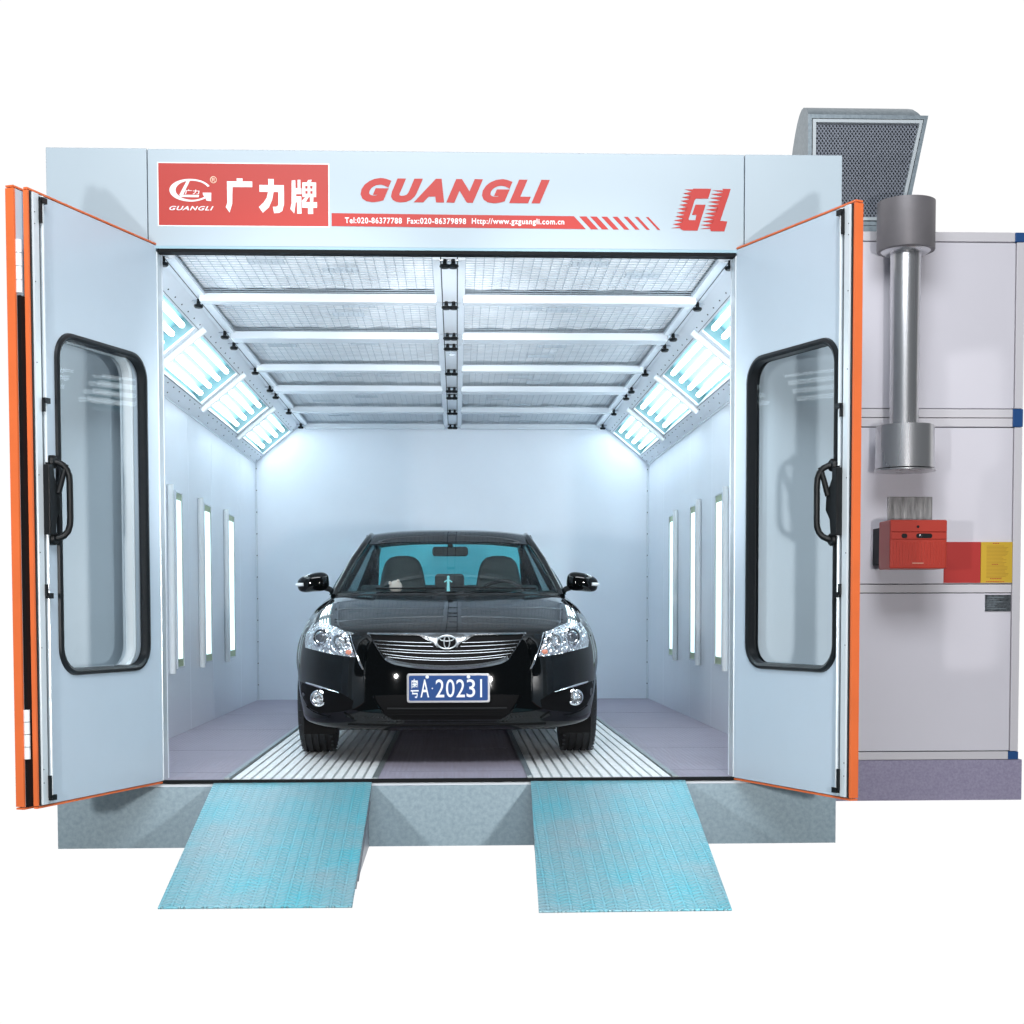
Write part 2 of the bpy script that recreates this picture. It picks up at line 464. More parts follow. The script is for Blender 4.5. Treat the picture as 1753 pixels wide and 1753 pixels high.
# small sprinkler-like hook on the centre strip
MB().tube([(0, 2.62, ZC-.004), (.006, 2.75, ZC-.03)], .003, 6).ell((.006, 2.82, ZC-.02), (.022, .03, .012), 12, 8).build('ceiling_hook', M_beam, booth)

# wall lamps
for side, X, sp in ((-1, XL, [(2.49, 2.75, 2.97), (3.64, 3.87, 4.16), (4.85, 5.03, 5.36)]), (1, XR, [(2.60, 2.80, 3.07), (3.73, 3.95, 4.19), (4.90, 5.08, 5.34)])):
    for (yb, a, b) in sp:
        xs = lambda p, q: sorted((X-side*p, X-side*q))
        fr = MB().box(*xs(.001, .012), a-.015, a, .465, 1.70).box(*xs(.001, .012), b, b+.015, .465, 1.70).box(*xs(.001, .012), a, b, 1.688, 1.70).box(*xs(.001, .012), a, b, .465, .477)
        lamp = fr.build('wall_lamp', M_beam, booth)
        MB().box(*xs(.001, .006), a, b, .477, .53).box(*xs(.001, .006), a, b, 1.64, 1.688).box(*xs(.001, .006), b-.03, b, .53, 1.64).build('lamp_end', M_green, lamp)
        MB().box(*xs(.001, .008), a, b-.031, .531, 1.639).build('lamp_pane', M_pane, lamp)
        MB().tube([(X-side*.022, yb, .44), (X-side*.022, yb, 1.72)], .022, 14).build('lamp_strut', M_white, lamp)

# floor: pits, gratings, mats
LN = [(-1.157, -.372), (.395, 1.178)]
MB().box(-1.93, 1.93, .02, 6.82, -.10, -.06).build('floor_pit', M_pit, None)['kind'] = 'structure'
bpy.data.objects['floor_pit'].name = 'ground_pit'
MB().box(XL, -1.157, .03, D, -.03, 0).build('floor', M_floor, None)['kind'] = 'structure'
MB().box(-.372, .395, .03, D, -.03, 0).build('floor', M_floor, None)['kind'] = 'structure'
MB().box(1.178, XR, .03, D, -.03, 0).build('floor', M_floor, None)['kind'] = 'structure'
for nm_, (a, b) in zip(('floor', 'floor.001', 'floor.002'), ((XL, -1.157), (-.33, .355), (1.178, XR))):
    for y in (.36, 1.62, 3.2, 4.8): MB().box(a, b, y, y+.003, 0, .0010).build('mat_joint', M_groove, bpy.data.objects[nm_])
for (a, b), lb_ in zip(LN, ('left-hand', 'right-hand')):
    gt = thing('floor_grating', 'white barred steel grating under the %s wheels of the car' % lb_, 'grating', ((a+b)/2, .03, -.05), 'gratings in the booth floor')
    for (p_, q_) in ((a, a+.028), (b-.028, b)): MB().box(p_, q_, .025, D, -.05, .006).build('lane_frame', M_frame, gt)
    g = MB(); n = 14; w = (b-a-.056)/n
    for k in range(n):
        x0 = a+.028+k*w+.007; g.box(x0, x0+w-.014, .03, D-.01, -.030, -.001)
    gr = g.build('bar_grid', M_grate, gt)
    cb = MB(); y = .10
    while y < D:
        cb.box(a+.03, b-.03, y, y+.006, -.040, -.031); y += .1
    cb.build('cross_bars', M_grate, gr)
    MB().box(a+.001, a+.026, .025, D, .0065, .012).build('frame_strip', M_galv, gt)
# threshold and skirt
MB().box(-1.4995, 1.4995, -.006, .02, -.016, .002).build('threshold_seal', M_rub, booth)
MB().box(-1.995, 1.995, .002, .06, -.032, -.0185).build('skirt_top', M_beam, booth)
MB().box(-1.995, 1.995, .0, 6.9, -.345, -.033).build('base_skirt', M_galv2, booth)

# ------------------------------------------------------------------ door leaves
def rrect(s0, s1, z0, z1, r, n=8):
    P = []
    for (cx, cz, a0) in ((s1-r, z1-r, 0), (s0+r, z1-r, pi/2), (s0+r, z0+r, pi), (s1-r, z0+r, 3*pi/2)):
        for k in range(n+1):
            a = a0+pi/2*k/n; P.append((cx+r*cos(a), cz+r*sin(a)))
    return P

def leaf(H, E, thick, length, full, side, zb=-.012, zt=2.70, z_shift=0.):
    """H hinge, E far end (plan), face towards the opening; thickness goes away from it"""
    H = Vector((*H, 0)); E = Vector((*E, 0)); d = (E-H).normalized()
    n = Vector((-d.y, d.x, 0))
    if n.x*side > 0: n = -n         # n points out of the visible face (toward the opening)
    f = lambda s, z, h: H+d*s+n*h+Vector((0, 0, z))
    Lg = length
    w0, w1, wz0, wz1 = .105, .838, .567, 2.125
    outer = rrect(w0, w1, wz0, wz1, .13); hole = rrect(w0+.012, w1-.012, wz0+.012, wz1-.012, .12)
    # slab with a window opening (both faces, walls of the hole, rim)
    def slab():
        rect = [(0, zb+.012), (Lg, zb+.012), (Lg, zt-.012), (0, zt-.012)]
        pts = [Vector(p) for p in rect+hole]; nh = len(hole)
        ed = [(0, 1), (1, 2), (2, 3), (3, 0)]+[(4+i, 4+(i+1) % nh) for i in range(nh)]
        vo, eo, fo, *_ = delaunay_2d_cdt(pts, ed, [], 1, 1e-6)
        m = MB(); nn = len(vo); hp = [Vector(h) for h in hole]
        def inside(c):
            r = False; j = len(hp)-1
            for i in range(len(hp)):
                if (hp[i].y > c.y) != (hp[j].y > c.y) and c.x < (hp[j].x-hp[i].x)*(c.y-hp[i].y)/(hp[j].y-hp[i].y)+hp[i].x: r = not r
                j = i
            return r
        V = [f(v.x, v.y, 0) for v in vo]+[f(v.x, v.y, -thick) for v in vo]; F = []
        for t in fo:
            c = sum((vo[i] for i in t), Vector((0, 0)))/len(t)
            if not inside(c): F.append(tuple(t)); F.append(tuple(i+nn for i in reversed(t)))
        m.add(V, F)
        for loop in (hole, rect):
            k = len(loop)
            VV = [f(a, b, 0) for a, b in loop]+[f(a, b, -thick) for a, b in loop]
            m.add(VV, [(i, (i+1) % k, k+(i+1) % k, k+i) for i in range(k)])
        return m
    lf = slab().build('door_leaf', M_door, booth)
    # orange edging: top, bottom, free end
    og = MB()
    og.fbox(f, 0, Lg+.012, zb, zb+.008, -thick, .0015)
    og.fbox(f, 0, Lg+.012, zt-.008, zt, -thick, .0015)
    og.fbox(f, Lg+.0005, Lg+.012, zb+.012, zt-.012, -thick-.002, .002)
    og.build('orange_edging', M_orange, lf)
    # window frame: moulded rubber ring
    fr = MB(); prof = [(0, .0), (.004, .012), (.018, .016), (.030, .010), (.034, -.026)]
    rings = []
    for (ins, h) in prof:
        rr = rrect(w0+ins, w1-ins, wz0+ins, wz1-ins, .13-ins*.9)
        rings.append([f(a, b, h) for a, b in rr])
    k = len(rings[0]); V = [p for r in rings for p in r]; F = []
    for i in range(len(rings)-1):
        for j in range(k): F.append((i*k+j, i*k+(j+1) % k, (i+1)*k+(j+1) % k, (i+1)*k+j))
    fr.add(V, F); fr.sm = True
    # the same ring seen from behind
    rings = []
    for (ins, h) in prof[:4]:
        rr = rrect(w0+ins, w1-ins, wz0+ins, wz1-ins, .13-ins*.9)
        rings.append([f(a, b, -thick-h) for a, b in rr])
    V = [p for r in rings for p in r]; F = []
    for i in range(len(rings)-1):
        for j in range(k): F.append((i*k+j, i*k+(j+1) % k, (i+1)*k+(j+1) % k, (i+1)*k+j))
    fr.add(V, F)
    fr.build('window_frame', M_seal if full else M_alu, lf)
    g = rrect(w0+.025, w1-.025, wz0+.025, wz1-.025, .11)
    for h in ((-.014,)):
        MB().prism([f(a, b, h) for a, b in g], n*(-.004)).build('window_pane', M_dglass, lf)
    # white aluminium profile strip at the free end with its rubber line
    if full:
        MB().fbox(f, Lg-.052, Lg-.012, zb+.014, zt-.014, .002, .014).build('edge_profile', M_alu, lf, bevel=.003)
        MB().fbox(f, Lg-.010, Lg-.001, zb+.014, zt-.014, .001, .006).build('edge_seal', M_seal, lf)
        MB().fbox(f, Lg-.090, Lg-.056, zb+.014, zt-.014, .002, .006).build('edge_profile', M_alu, lf)
        # locking rod
        s = Lg-.072
        MB().tube([f(s, .02, .016), f(s, 1.20, .016)], .007, 8).tube([f(s, 1.52, .016), f(s, 2.68, .016)], .007, 8).build('locking_rod', M_alu, lf)
        MB().fbox(f, s+.008, s+.013, .02, 2.68, .006, .010).fbox(f, s-.013, s-.008, .02, 2.68, .006, .010).build('rod_channel', M_groove, lf)
        for (z, up) in ((2.66, -1), (1.79, -1), (.93, 1), (.03, 1)):
            gd = MB()
            gd.fbox(f, s-.018, s+.018, z-.012, z+.012, .006, .030)
            gd.fbox(f, s+.012, s+.024, *sorted((z, z+up*.10 if z in (2.66, .03) else z-up*-.05)), .006, .026)
            gd.build('rod_guide', M_black, lf)
        # lock case and handle
        lk = MB()
        z0, z1 = 1.20, 1.51
        out = [(s+.022, z1), (s-.012, z1), (s-.016, z1-.05), (s-.055, z1-.12), (s-.060, z1-.19), (s-.030, z1-.235), (s-.022, z0), (s+.022, z0)]
        lk.prism([f(a, b, .012) for a, b in out], n*.034)
        lk.build('lock_case', M_black, lf, bevel=.004)
        hd = MB()
        for z in (1.525, 1.185):
            hd.lathe(f(s-.035, z, .008), n, [(0, .030), (.022, .030), (.030, .022)], 18)
        a, b, h = s-.035, 1.525, .030
        hd.tube([f(a, 1.525, .02), f(a-.012, 1.523, .040), f(a-.026, 1.512, .058), f(a-.038, 1.492, .070), f(a-.045, 1.465, .076), f(a-.047, 1.43, .077), f(a-.047, 1.28, .077),
                 f(a-.045, 1.245, .076), f(a-.038, 1.218, .070), f(a-.026, 1.198, .058), f(a-.012, 1.187, .040), f(a, 1.185, .02)], .0145, 12)
        hd.build('pull_handle', M_black, lf)
        MB().tube([f(s-.040, 1.385, .046), f(s-.055, 1.45, .056), f(s-.072, 1.515, .066)], [.014, .013, .012], 10).build('lock_lever', M_black, lf)
        rv = MB()
        for z in (.1, .16, .7, 1.12, 1.46, 1.95, 2.3, 2.55, 2.6): rv.ell(f(Lg-.020, z, .014), (.003, .003, .003), 6, 4)
        rv.build('rivet_row', M_seam, lf)
    return lf, f, n

leaf((-1.462, -.004), (-1.822, -.948), .018, .998, True, -1)
leaf((1.462, -.004), (1.832, -.872), .040, .930, True, 1)
# second (folded) left leaf, parallel to the first, its back to the photographer's left
lf2, f2, n2 = leaf((-1.5215, -.055), (-1.8755, -.985), .038, .975, False, -1)
d2 = (Vector((-1.8755, -.985, 0))-Vector((-1.5215, -.055, 0))).normalized()
MB().fbox(f2, .89, .945, .0, 2.665, -.066, -.039).build('outer_cover', M_white, lf2, bevel=.002)
MB().fbox(f2, .850, .973, .0, 2.23, .002, .018).build('fold_gap_shade', M_rub, lf2)  # dark strip added to stand for the shade between the folded leaves
for (z0, z1) in ((2.24, 2.47), (.21, .43)):
    n = 4; hg = MB()
    for k in range(n):
        a = z0+(z1-z0)*k/n+.0015; b = z0+(z1-z0)*(k+1)/n-.0015
        hg.tube([(-1.856, -.965, a), (-1.856, -.965, b)], .0135, 14)
    hg.build('hinge', M_white, lf2)

# ================================================================== SIGNS (on the fascia)
def sgn(name, label, loc): return thing(name, label, 'sign', loc)
Y0 = -.001
def fix(px, py):  # zoomed sign chart -> fascia
    return (-1.445+(px-62)*(.844/1592), 3.097-(py-98)*(.3085/590))
def flat(polys, m, name, parent, y=Y0, t=.0012, fn=None, step=.0002):
    mb = MB()
    for i, P in enumerate(polys):
        Q = [fn(*p) if fn else p for p in P]
        mb.prism([(a, y-step*(i % 3), b) for a, b in Q], (0, -t, 0))
    return mb.build(name, m, parent)
red = sgn('red_sign', 'red rectangular sign with white emblem and three large Chinese characters', (-1.023, 0, 2.79))
flat([[(-1.451, 2.784), (-.595, 2.784), (-.595, 3.101), (-1.451, 3.101)]], M_white, 'sign_border', red, t=.001)
flat([[(-1.445, 2.790), (-.601, 2.790), (-.601, 3.095), (-1.445, 3.095)]], M_redsign, 'sign_panel', red, y=Y0-.0012, t=.0012)
ys = Y0-.0026
g1 = [(703, 268), (795, 268), (795, 240), (850, 240), (850, 268), (940, 268), (940, 322), (755, 322), (750, 480), (725, 563), (690, 512), (705, 470)]
g2 = [(1090, 243), (1142, 243), (1142, 300), (1237, 300), (1237, 480), (1220, 545), (1190, 562), (1143, 566), (1132, 505), (1165, 505), (1183, 490), (1185, 365), (1140, 365), (1125, 440), (1095, 510), (1037, 563), (1000, 508), (1045, 465), (1075, 420), (1088, 365), (1007, 365), (1007, 300), (1090, 300)]
g3 = [(1310, 255), (1345, 252), (1345, 328), (1366, 328), (1366, 248), (1393, 248), (1393, 328), (1402, 328), (1402, 384), (1350, 384), (1350, 404), (1400, 404), (1400, 568), (1360, 568), (1360, 460), (1345, 460), (1342, 500), (1332, 565), (1297, 525), (1308, 470)]
def R(a, b, c, d): return [(a, c), (b, c), (b, d), (a, d)]
ch3 = [g3, R(1410, 1438, 272, 410), R(1460, 1485, 272, 410), R(1507, 1540, 272, 410), R(1438, 1460, 272, 306), R(1438, 1460, 332, 353), R(1438, 1460, 380, 410),
       R(1485, 1507, 272, 306), R(1485, 1507, 332, 353), R(1485, 1507, 380, 410), [(1465, 250), (1498, 246), (1492, 272), (1455, 272)],
       R(1408, 1547, 458, 512), R(1462, 1510, 512, 570), R(1482, 1512, 410, 458), [(1438, 410), (1470, 410), (1440, 458), (1406, 458), (1404, 448)]]
flat([g1], M_white, 'character', red, y=ys, fn=fix)
flat([g2], M_white, 'character', red, y=ys, fn=fix)
flat(ch3, M_white, 'character', red, y=ys, fn=fix)
# emblem: ellipse ring with a hooked end, and a slanted L
ring = MB(); V = []; F = []; n = 60
for k in range(n+1):
    a = radians(22)+radians(308)*k/n
    po = fix(360+195*cos(a), 356-107*sin(a)); pi_ = fix(372+(150 if cos(a) < 0 else 160)*cos(a), 356-(90)*sin(a))
    V += [(po[0], ys, po[1]), (pi_[0], ys, pi_[1]), (po[0], ys-.0012, po[1]), (pi_[0], ys-.0012, pi_[1])]
for k in range(n):
    b = 4*k; F += [(b, b+1, b+5, b+4), (b+2, b+6, b+7, b+3), (b, b+4, b+6, b+2), (b+1, b+3, b+7, b+5)]
ring.add(V, F)
for i, P in enumerate(([(475, 378), (555, 378), (553, 457), (508, 452), (500, 425), (478, 400)], [(330, 262), (358, 262), (292, 400), (442, 400), (436, 422), (268, 420), (256, 402)])):
    ring.prism([(*fix(*p)[:1], ys-.0002*(i+1), fix(*p)[1]) for p in P], (0, -.0012, 0))
ring.build('emblem', M_white, red)
def frect(a, b, c, d):
    p = fix(a, d); q = fix(b, c); return (p[0], q[0], p[1], q[1])
text_mesh('广力', frect(308, 444, 350, 394), ys, M_white, 'small_characters', red, off=.015)
text_mesh('GUANGLI', frect(160, 575, 505, 545), ys, M_white, 'lettering', red, shear=.35, off=.02, track=1.15)
text_mesh('®', frect(545, 608, 222, 288), ys, mat('cream_vinyl', (.8, .6, .45)), 'registered_mark', red, off=.005)

brand = sgn('brand_lettering', 'large red slanted lettering GUANGLI on the white fascia', (.04, 0, 2.9))
text_mesh('GUANGLI', (-.440, .512, 2.912, 3.032), Y0, M_redlet, 'lettering', brand, shear=.36, off=.07, track=1.32)

ban = sgn('contact_banner', 'long thin red strip with telephone, fax and web address, ending in slanted bars', (.1, 0, 2.79))
P = lambda X, Y: (-.5855+(X-20)*(.0012085), 2.855-(Y-210)*.00121)
flat([[(-.5855, 2.792), (-.5855, 2.856), (.634, 2.851), (.694, 2.787)]], M_redlet, 'strip', ban)
text_mesh('Tel:020-86377788', (-.519, -.234, 2.806, 2.836), Y0-.0014, M_white, 'lettering', ban, off=.018, track=1.12)
text_mesh('Fax:020-86379898', (-.207, .089, 2.806, 2.836), Y0-.0014, M_white, 'lettering', ban, off=.018, track=1.12)
text_mesh('Http://www.gzguangli.com.cn', (.118, .585, 2.800, 2.837), Y0-.0014, M_white, 'lettering', ban, off=.018, track=1.12)
for i in range(7):
    t0 = .660+i*.0565; w = .037-.0040*i
    flat([[(t0, 2.850), (t0+w, 2.850), (t0+w+.060, 2.7865), (t0+.060, 2.7865)]], M_redlet, 'slanted_bar', ban)

gl = sgn('letter_emblem', 'red letters G and L with serrated left edges at the right end of the fascia', (1.28, 0, 2.79))
def q3(X, Y):
    px = 1120+X/10.31; py = 300+Y/10.31
    return (1.131+(px-1150)*.00297, 2.786+(394-py)*.002944)
G = [(690, 240), (1003, 240), (950, 415), (735, 415), (712, 440), (605, 775), (618, 792), (725, 792), (742, 700), (665, 700), (725, 520), (905, 520), (765, 975), (520, 975), (470, 955), (452, 930), (665, 260)]
Lt = [(1200, 240), (1350, 240), (1165, 800), (1290, 810), (1240, 985), (1000, 985), (985, 945), (1222, 275)]
for base, v0, v1, t0_, t1_ in ((G, (665, 262), (455, 935), (535, 255), (300, 935)), (Lt, (1222, 275), (988, 945), (1025, 265), (805, 945))):
    polys = [base]; nk = 11
    for k in range(nk):
        c = (t0_[0]+(t1_[0]-t0_[0])*k/(nk-1), t0_[1]+(t1_[1]-t0_[1])*k/(nk-1))
        la = max(0, (k-.5)/(nk-1)); lb = min(1, (k+.5)/(nk-1))
        a_ = (v0[0]+(v1[0]-v0[0])*la+4, v0[1]+(v1[1]-v0[1])*la-(8 if k == 0 else -1)); b_ = (v0[0]+(v1[0]-v0[0])*lb+4, v0[1]+(v1[1]-v0[1])*lb-1)
        polys.append([a_, b_, c])
    flat(polys, M_redlet, 'letter', gl, fn=q3)

# ================================================================== RAMPS
def ramp(label, tl, tr, bl, br, z0=-.012, z1=-.337):
    r = thing('loading_ramp', label, 'ramp', ((tl[0]+tr[0])/2, tl[1], -.345), 'drive-on ramps at the booth entrance')
    A, B, C_, D_ = Vector((*tl, z0)), Vector((*tr, z0)), Vector((*br, z1)), Vector((*bl, z1))
    nrm = (B-A).cross(D_-A).normalized()
    if nrm.z < 0: nrm = -nrm
    MB().prism([A, B, C_, D_], nrm*-.008).build('tread_plate', M_ramp, r, bevel=.002)
    for (p, q, s) in ((A, D_, 1), (B, C_, -1)):
        for (o, h) in ((.010, .012), (.040, .008), (.066, .008), (.100, .008)):
            a = p-nrm*o+Vector((s*.006, 0, 0)); b = q-nrm*o+Vector((s*.006, 0, 0)); e = (b-a)
            a = a+e*(o*.1); b = b-e*(.02+o*3.1)
            MB().prism([a, b, b-nrm*h, a-nrm*h], Vector((s*.03, 0, 0))).build('side_rail', M_rampside, r)
    for (p, q, s) in ((A, D_, 1), (B, C_, -1)):
        i_ = Vector((s*.016, 0, 0)); foot = Vector((p.x, p.y, z1-.006))
        MB().prism([p-nrm*.009+i_, q-nrm*.009+Vector((s*.016, .06, 0)), foot+i_], Vector((s*.006, 0, 0))).build('side_web', M_rampside, r)
    return r
ramp('blue-green tread-plate ramp leading up to the left-hand wheel track', (-1.205, -.008), (-.402, -.008), (-1.178, -1.535), (-.393, -1.545))
ramp('blue-green tread-plate ramp leading up to the right-hand wheel track', (.411, -.008), (1.209, -.008), (.357, -1.68), (1.133, -1.675))

# ================================================================== AIR UNIT
cab = thing('heating_cabinet', 'tall white panelled heating cabinet beside the booth with red burner and steel flue', 'heating unit', (2.85, 2.5, -.365))
CY = 1.8; x0, x1 = 2.06, 3.662
MB().box(x0, x1-.012, CY+.03, 4.2, -.10, 3.245).build('body', M_cab, cab)
MB().box(x0, 3.69, CY+.004, 4.2, -.368, -.106).build('base', M_skirt, cab)
fr = MB()
fr.box(x0, 3.597, CY, CY+.029, 3.203, 3.262).box(x0, 3.597, CY, CY+.029, 2.092, 2.145).box(x0, 3.597, CY, CY+.029, 2.033, 2.087)
fr.box(x0, 3.605, CY, CY+.029, .974, 1.026).box(x0, 3.597, CY, CY+.029, -.103, -.053)
fr.box(3.610, 3.662, CY, CY+.029, 2.150, 3.20).box(3.610, 3.662, CY, CY+.029, -.05, 2.03)
fr.build('frame', M_cabf, cab, bevel=.003)
for (z0, z1) in ((2.150, 3.197), (1.031, 2.027), (-.047, .969)):
    MB().box(x0, 3.604, CY+.004, CY+.0285, z0, z1).build('front_panel', M_cab, cab, bevel=.004)
MB().box(x0, 3.66, CY+.0292, CY+.0297, -.1, 3.25).build('panel_gap', M_seam, cab)
for (z0, z1) in ((3.203, 3.262), (2.033, 2.147), (-.104, -.053)):
    MB().box(3.598, 3.664, CY-.002, CY+.027, z0, z1).build('corner_block', M_blue, cab, bevel=.003)
# flue pipe
fl = MB().lathe((2.815, 1.55, 1.95), (0, 0, 1), [(0, .088), (.6, .088), (1.12, .093)], 40).build('flue_pipe', M_steel, cab)
MB().lathe((2.815, 1.55, 3.075), (0, 0, 1), [(-.002, .10), (0, .172), (.006, .176), (.296, .176), (.300, .12), (.305, .02)], 48).build('flue_cap', M_steelgrey, fl)
MB().lathe((2.815, 1.55, 3.058), (0, 0, 1), [(0, .11), (.004, .135), (.016, .150)], 40).build('flue_ring', M_steel, fl)
lo = MB().lathe((2.823, 1.55, 1.728), (0, 0, 1), [(.012, .180), (.02, .180), (.275, .178), (.282, .10)], 48).build('flue_collar', M_steel, fl)
MB().lathe((2.823, 1.55, 1.722), (0, 0, 1), [(0, .172), (.002, .187), (.010, .187), (.012, .178)], 48).build('flue_ring', M_steel, fl)
MB().box(2.74, 2.90, 1.60, 1.80, 1.78, 1.95).build('flue_bracket', M_galv, fl)
# burner
bn = MB().box(2.655, 3.005, 1.285, 1.52, 1.112, 1.408).build('burner', M_burn, cab, bevel=.010)
MB().box(2.655, 3.0, 1.2755, 1.2835, 1.335, 1.402).build('cover_band', M_burn, bn, bevel=.003)
MB().box(2.66, 3.0, 1.2775, 1.2838, 1.290, 1.331).build('cover_band', M_burn, bn, bevel=.003)
rb = MB()
for k in range(17): rb.box(2.675+k*.0190, 2.684+k*.0190, 1.280, 1.284, 1.135, 1.275)
rb.build('ribs', M_burn, bn)
dk = MB()
for (a, b) in ((2.722, 2.757), (2.812, 2.910)):
    pts = rrect(a, b, 1.296, 1.324, .0135, 6); dk.prism([(p, 1.2772, q) for p, q in pts], (0, -.002, 0))
dk.lathe((2.822, 1.2752, 1.365), (0, -1, 0), [(0, .009), (.002, .008)], 14)
dk.build('sight_slot', M_seal, bn)
MB().ell((2.838, 1.274, 1.310), (.011, .004, .010), 12, 8).build('sight_glass', M_chrome, bn)
MB().box(2.88, 2.90, 1.2755, 1.277, 1.305, 1.313).box(2.790, 2.86, 1.279, 1.2795, 1.143, 1.148).build('burner_mark', mat('pale_mark', (.7, .4, .3)), bn)
MB().box(2.70, 3.02, 1.521, 1.80, 1.15, 1.38).build('burner_flange', M_dark, bn)
MB().box(2.79, 3.075, 1.775, 1.80, 1.38, 1.585).build('backing_plate', mat('brushed_plate', (.62, .60, .60), rough=.25, metal=.5, var=.45, vscale=5, bump=.25, bscale=9, stretch=(6, 1, 1)), cab, bevel=.004)
rp = own_origin(MB().box(3.160, 3.3965, 1.790, 1.7985, 1.036, 1.298).build('notice_plate', M_redpl, None), (3.28, 1.799, 1.036))
tag(rp, 'plain red square plate on the cabinet between the burner and the yellow notice', 'notice')
yp = thing('notice_plate', 'yellow notice plate with fine print at the right edge of the cabinet', 'notice', (3.505, 1.799, 1.036))
MB().box(3.3995, 3.6035, 1.790, 1.7985, 1.036, 1.298).build('plate', M_yel, yp)
tx = MB()
for k in range(24):
    z = 1.270-k*.0088; w = random.uniform(.10, .145); tx.box(3.435, 3.435+w, 1.7890, 1.7898, z, z+.0035)
tx.build('fine_print', mat('ochre_print', (.55, .30, .03)), yp)
t2 = MB()
for (z, a, b) in ((1.286, 3.475, 3.53), (1.152, 3.47, 3.525), (1.060, 3.46, 3.54), (1.041, 3.435, 3.565)):
    for k in range(int((b-a)/.011)): t2.box(a+k*.011, a+k*.011+.007, 1.7890, 1.7898, z, z+.006)
t2.build('fine_print', M_redpl, yp)
np_ = thing('rating_plate', 'small metal rating plate low on the right of the cabinet', 'plate', (3.52, 1.802, .85))
MB().box(3.432, 3.60, 1.797, 1.8038, .853, .960).build('plate', mat('engraved', (.30, .33, .36), rough=.3, metal=.9, var=.5, vscale=60), np_)
ff = MB()
for k in range(6): ff.box(3.445, 3.445+random.uniform(.05, .13), 1.7955, 1.7968, .868+k*.0145, .873+k*.0145)
ff.build('engraving', M_galv, np_)
# intake hood on the roof
hd_prof = [(1.93, 4.01), (1.97, 4.062), (2.02, 4.10), (2.08, 4.125), (2.14, 4.13), (2.20, 4.115), (2.26, 4.08), (2.32, 4.025), (2.38, 3.955), (2.43, 3.875), (2.475, 3.78), (2.51, 3.68), (2.54, 3.56), (2.56, 3.44), (2.57, 3.30)]
hood = MB()
def hx(z): return 3.045-(4.005-min(z, 4.005))*.197-max(0, z-4.005)*.5
for side in (0, 1):
    pts = []
    for (y, z) in [(1.93, 3.335)]+hd_prof:
        pts.append((2.30 if side == 0 else hx(z), y, z))
    if side: pts = [(p[0]-.0, p[1], p[2]) for p in pts]
    hood.add(pts, [tuple(range(len(pts)))])
for i in range(len(hd_prof)-1):
    (ya, za), (yb, zb) = hd_prof[i], hd_prof[i+1]
    hood.add([(2.30, ya, za), (hx(za), ya, za), (hx(zb), yb, zb), (2.30, yb, zb)], [(0, 1, 2, 3)])
hood.sm = True
ho = hood.build('intake_hood', M_galv, cab)
fo = [(2.285, 4.020), (3.060, 4.020), (2.918, 3.325), (2.285, 3.325)]
def ins(P, d):
    (a, b, c, e) = P
    return [(a[0]+d, a[1]-d), (b[0]-d*1.15, b[1]-d), (c[0]-d*.9, c[1]+d), (e[0]+d, e[1]+d)]
def ringf(P, Q, y0, y1, name, m_, par):
    mb = MB()
    for i in range(4):
        j = (i+1) % 4
        mb.add([(P[i][0], y0, P[i][1]), (P[j][0], y0, P[j][1]), (Q[j][0], y0, Q[j][1]), (Q[i][0], y0, Q[i][1]),
                (P[i][0], y1, P[i][1]), (P[j][0], y1, P[j][1]), (Q[j][0], y1, Q[j][1]), (Q[i][0], y1, Q[i][1])],
               [(0, 1, 2, 3), (7, 6, 5, 4), (0, 4, 5, 1), (3, 2, 6, 7)])
    return mb.build(name, m_, par)
i1 = ins(fo, .024); i2 = ins(fo, .030); i3 = ins(fo, .050)
ringf(fo, i1, 1.895, 1.929, 'hood_flange', M_galv, ho)
ringf(i1, i2, 1.905, 1.929, 'hood_seal', M_seal, ho)
ringf(i2, i3, 1.890, 1.929, 'screen_frame', M_alu, ho)
MB().add([(p[0], 1.926, p[1]) for p in i3], [(0, 1, 2, 3)]).build('screen_backing', mat('screen_dark', (.04, .047, .058), rough=.8), ho, fix=False)
sc = MB()
zt, zb_ = i3[0][1], i3[2][1]; xl = i3[0][0]
def xr_at(z): return i3[2][0]+(i3[1][0]-i3[2][0])*(z-zb_)/(zt-zb_)
stp = .0225; wd = .0036
for sgn_ in (1, -1):
    c = -2.0
    while c < 2.0:
        # line x = xl + c + sgn*(z-zb)*0.75 clipped to the opening
        pts = []
        N_ = 60
        seg = [(xl+c+sgn_*(zb_+(zt-zb_)*k/N_-zb_)*.72, zb_+(zt-zb_)*k/N_) for k in range(N_+1)]
        seg = [p for p in seg if xl <= p[0] <= xr_at(p[1])]
        if len(seg) >= 2:
            a, b = seg[0], seg[-1]; y = 1.920 if sgn_ > 0 else 1.9165
            sc.prism([(a[0]-wd, y, a[1]), (a[0]+wd, y, a[1]), (b[0]+wd, y, b[1]), (b[0]-wd, y, b[1])], (0, -.003, 0))
        c += stp
sc.build('wire_screen', M_mesh, ho)
MB().box(2.28, 2.92, 1.90, 2.6, 3.263, 3.323).build('hood_collar', M_galv, ho)

# ================================================================== CAR
CX0, CY0 = -.020, .56
car = thing('parked_car', 'black saloon car parked nose forward on the floor gratings inside the booth', 'car', (CX0, CY0, 0))
K = Vector((CX0, CY0, 0))
def cr(P, t):
    n = len(P)-1; t = max(0, min(n-1e-6, t)); i = int(t); f = t-i
    p0 = P[max(i-1, 0)]; p1 = P[i]; p2 = P[i+1]; p3 = P[min(i+2, n)]
    return [.5*((2*b)+(-a+c)*f+(2*a-5*b+4*c-d)*f*f+(-a+3*b-3*c+d)*f**3) for a, b, c, d in zip(p0, p1, p2, p3)]
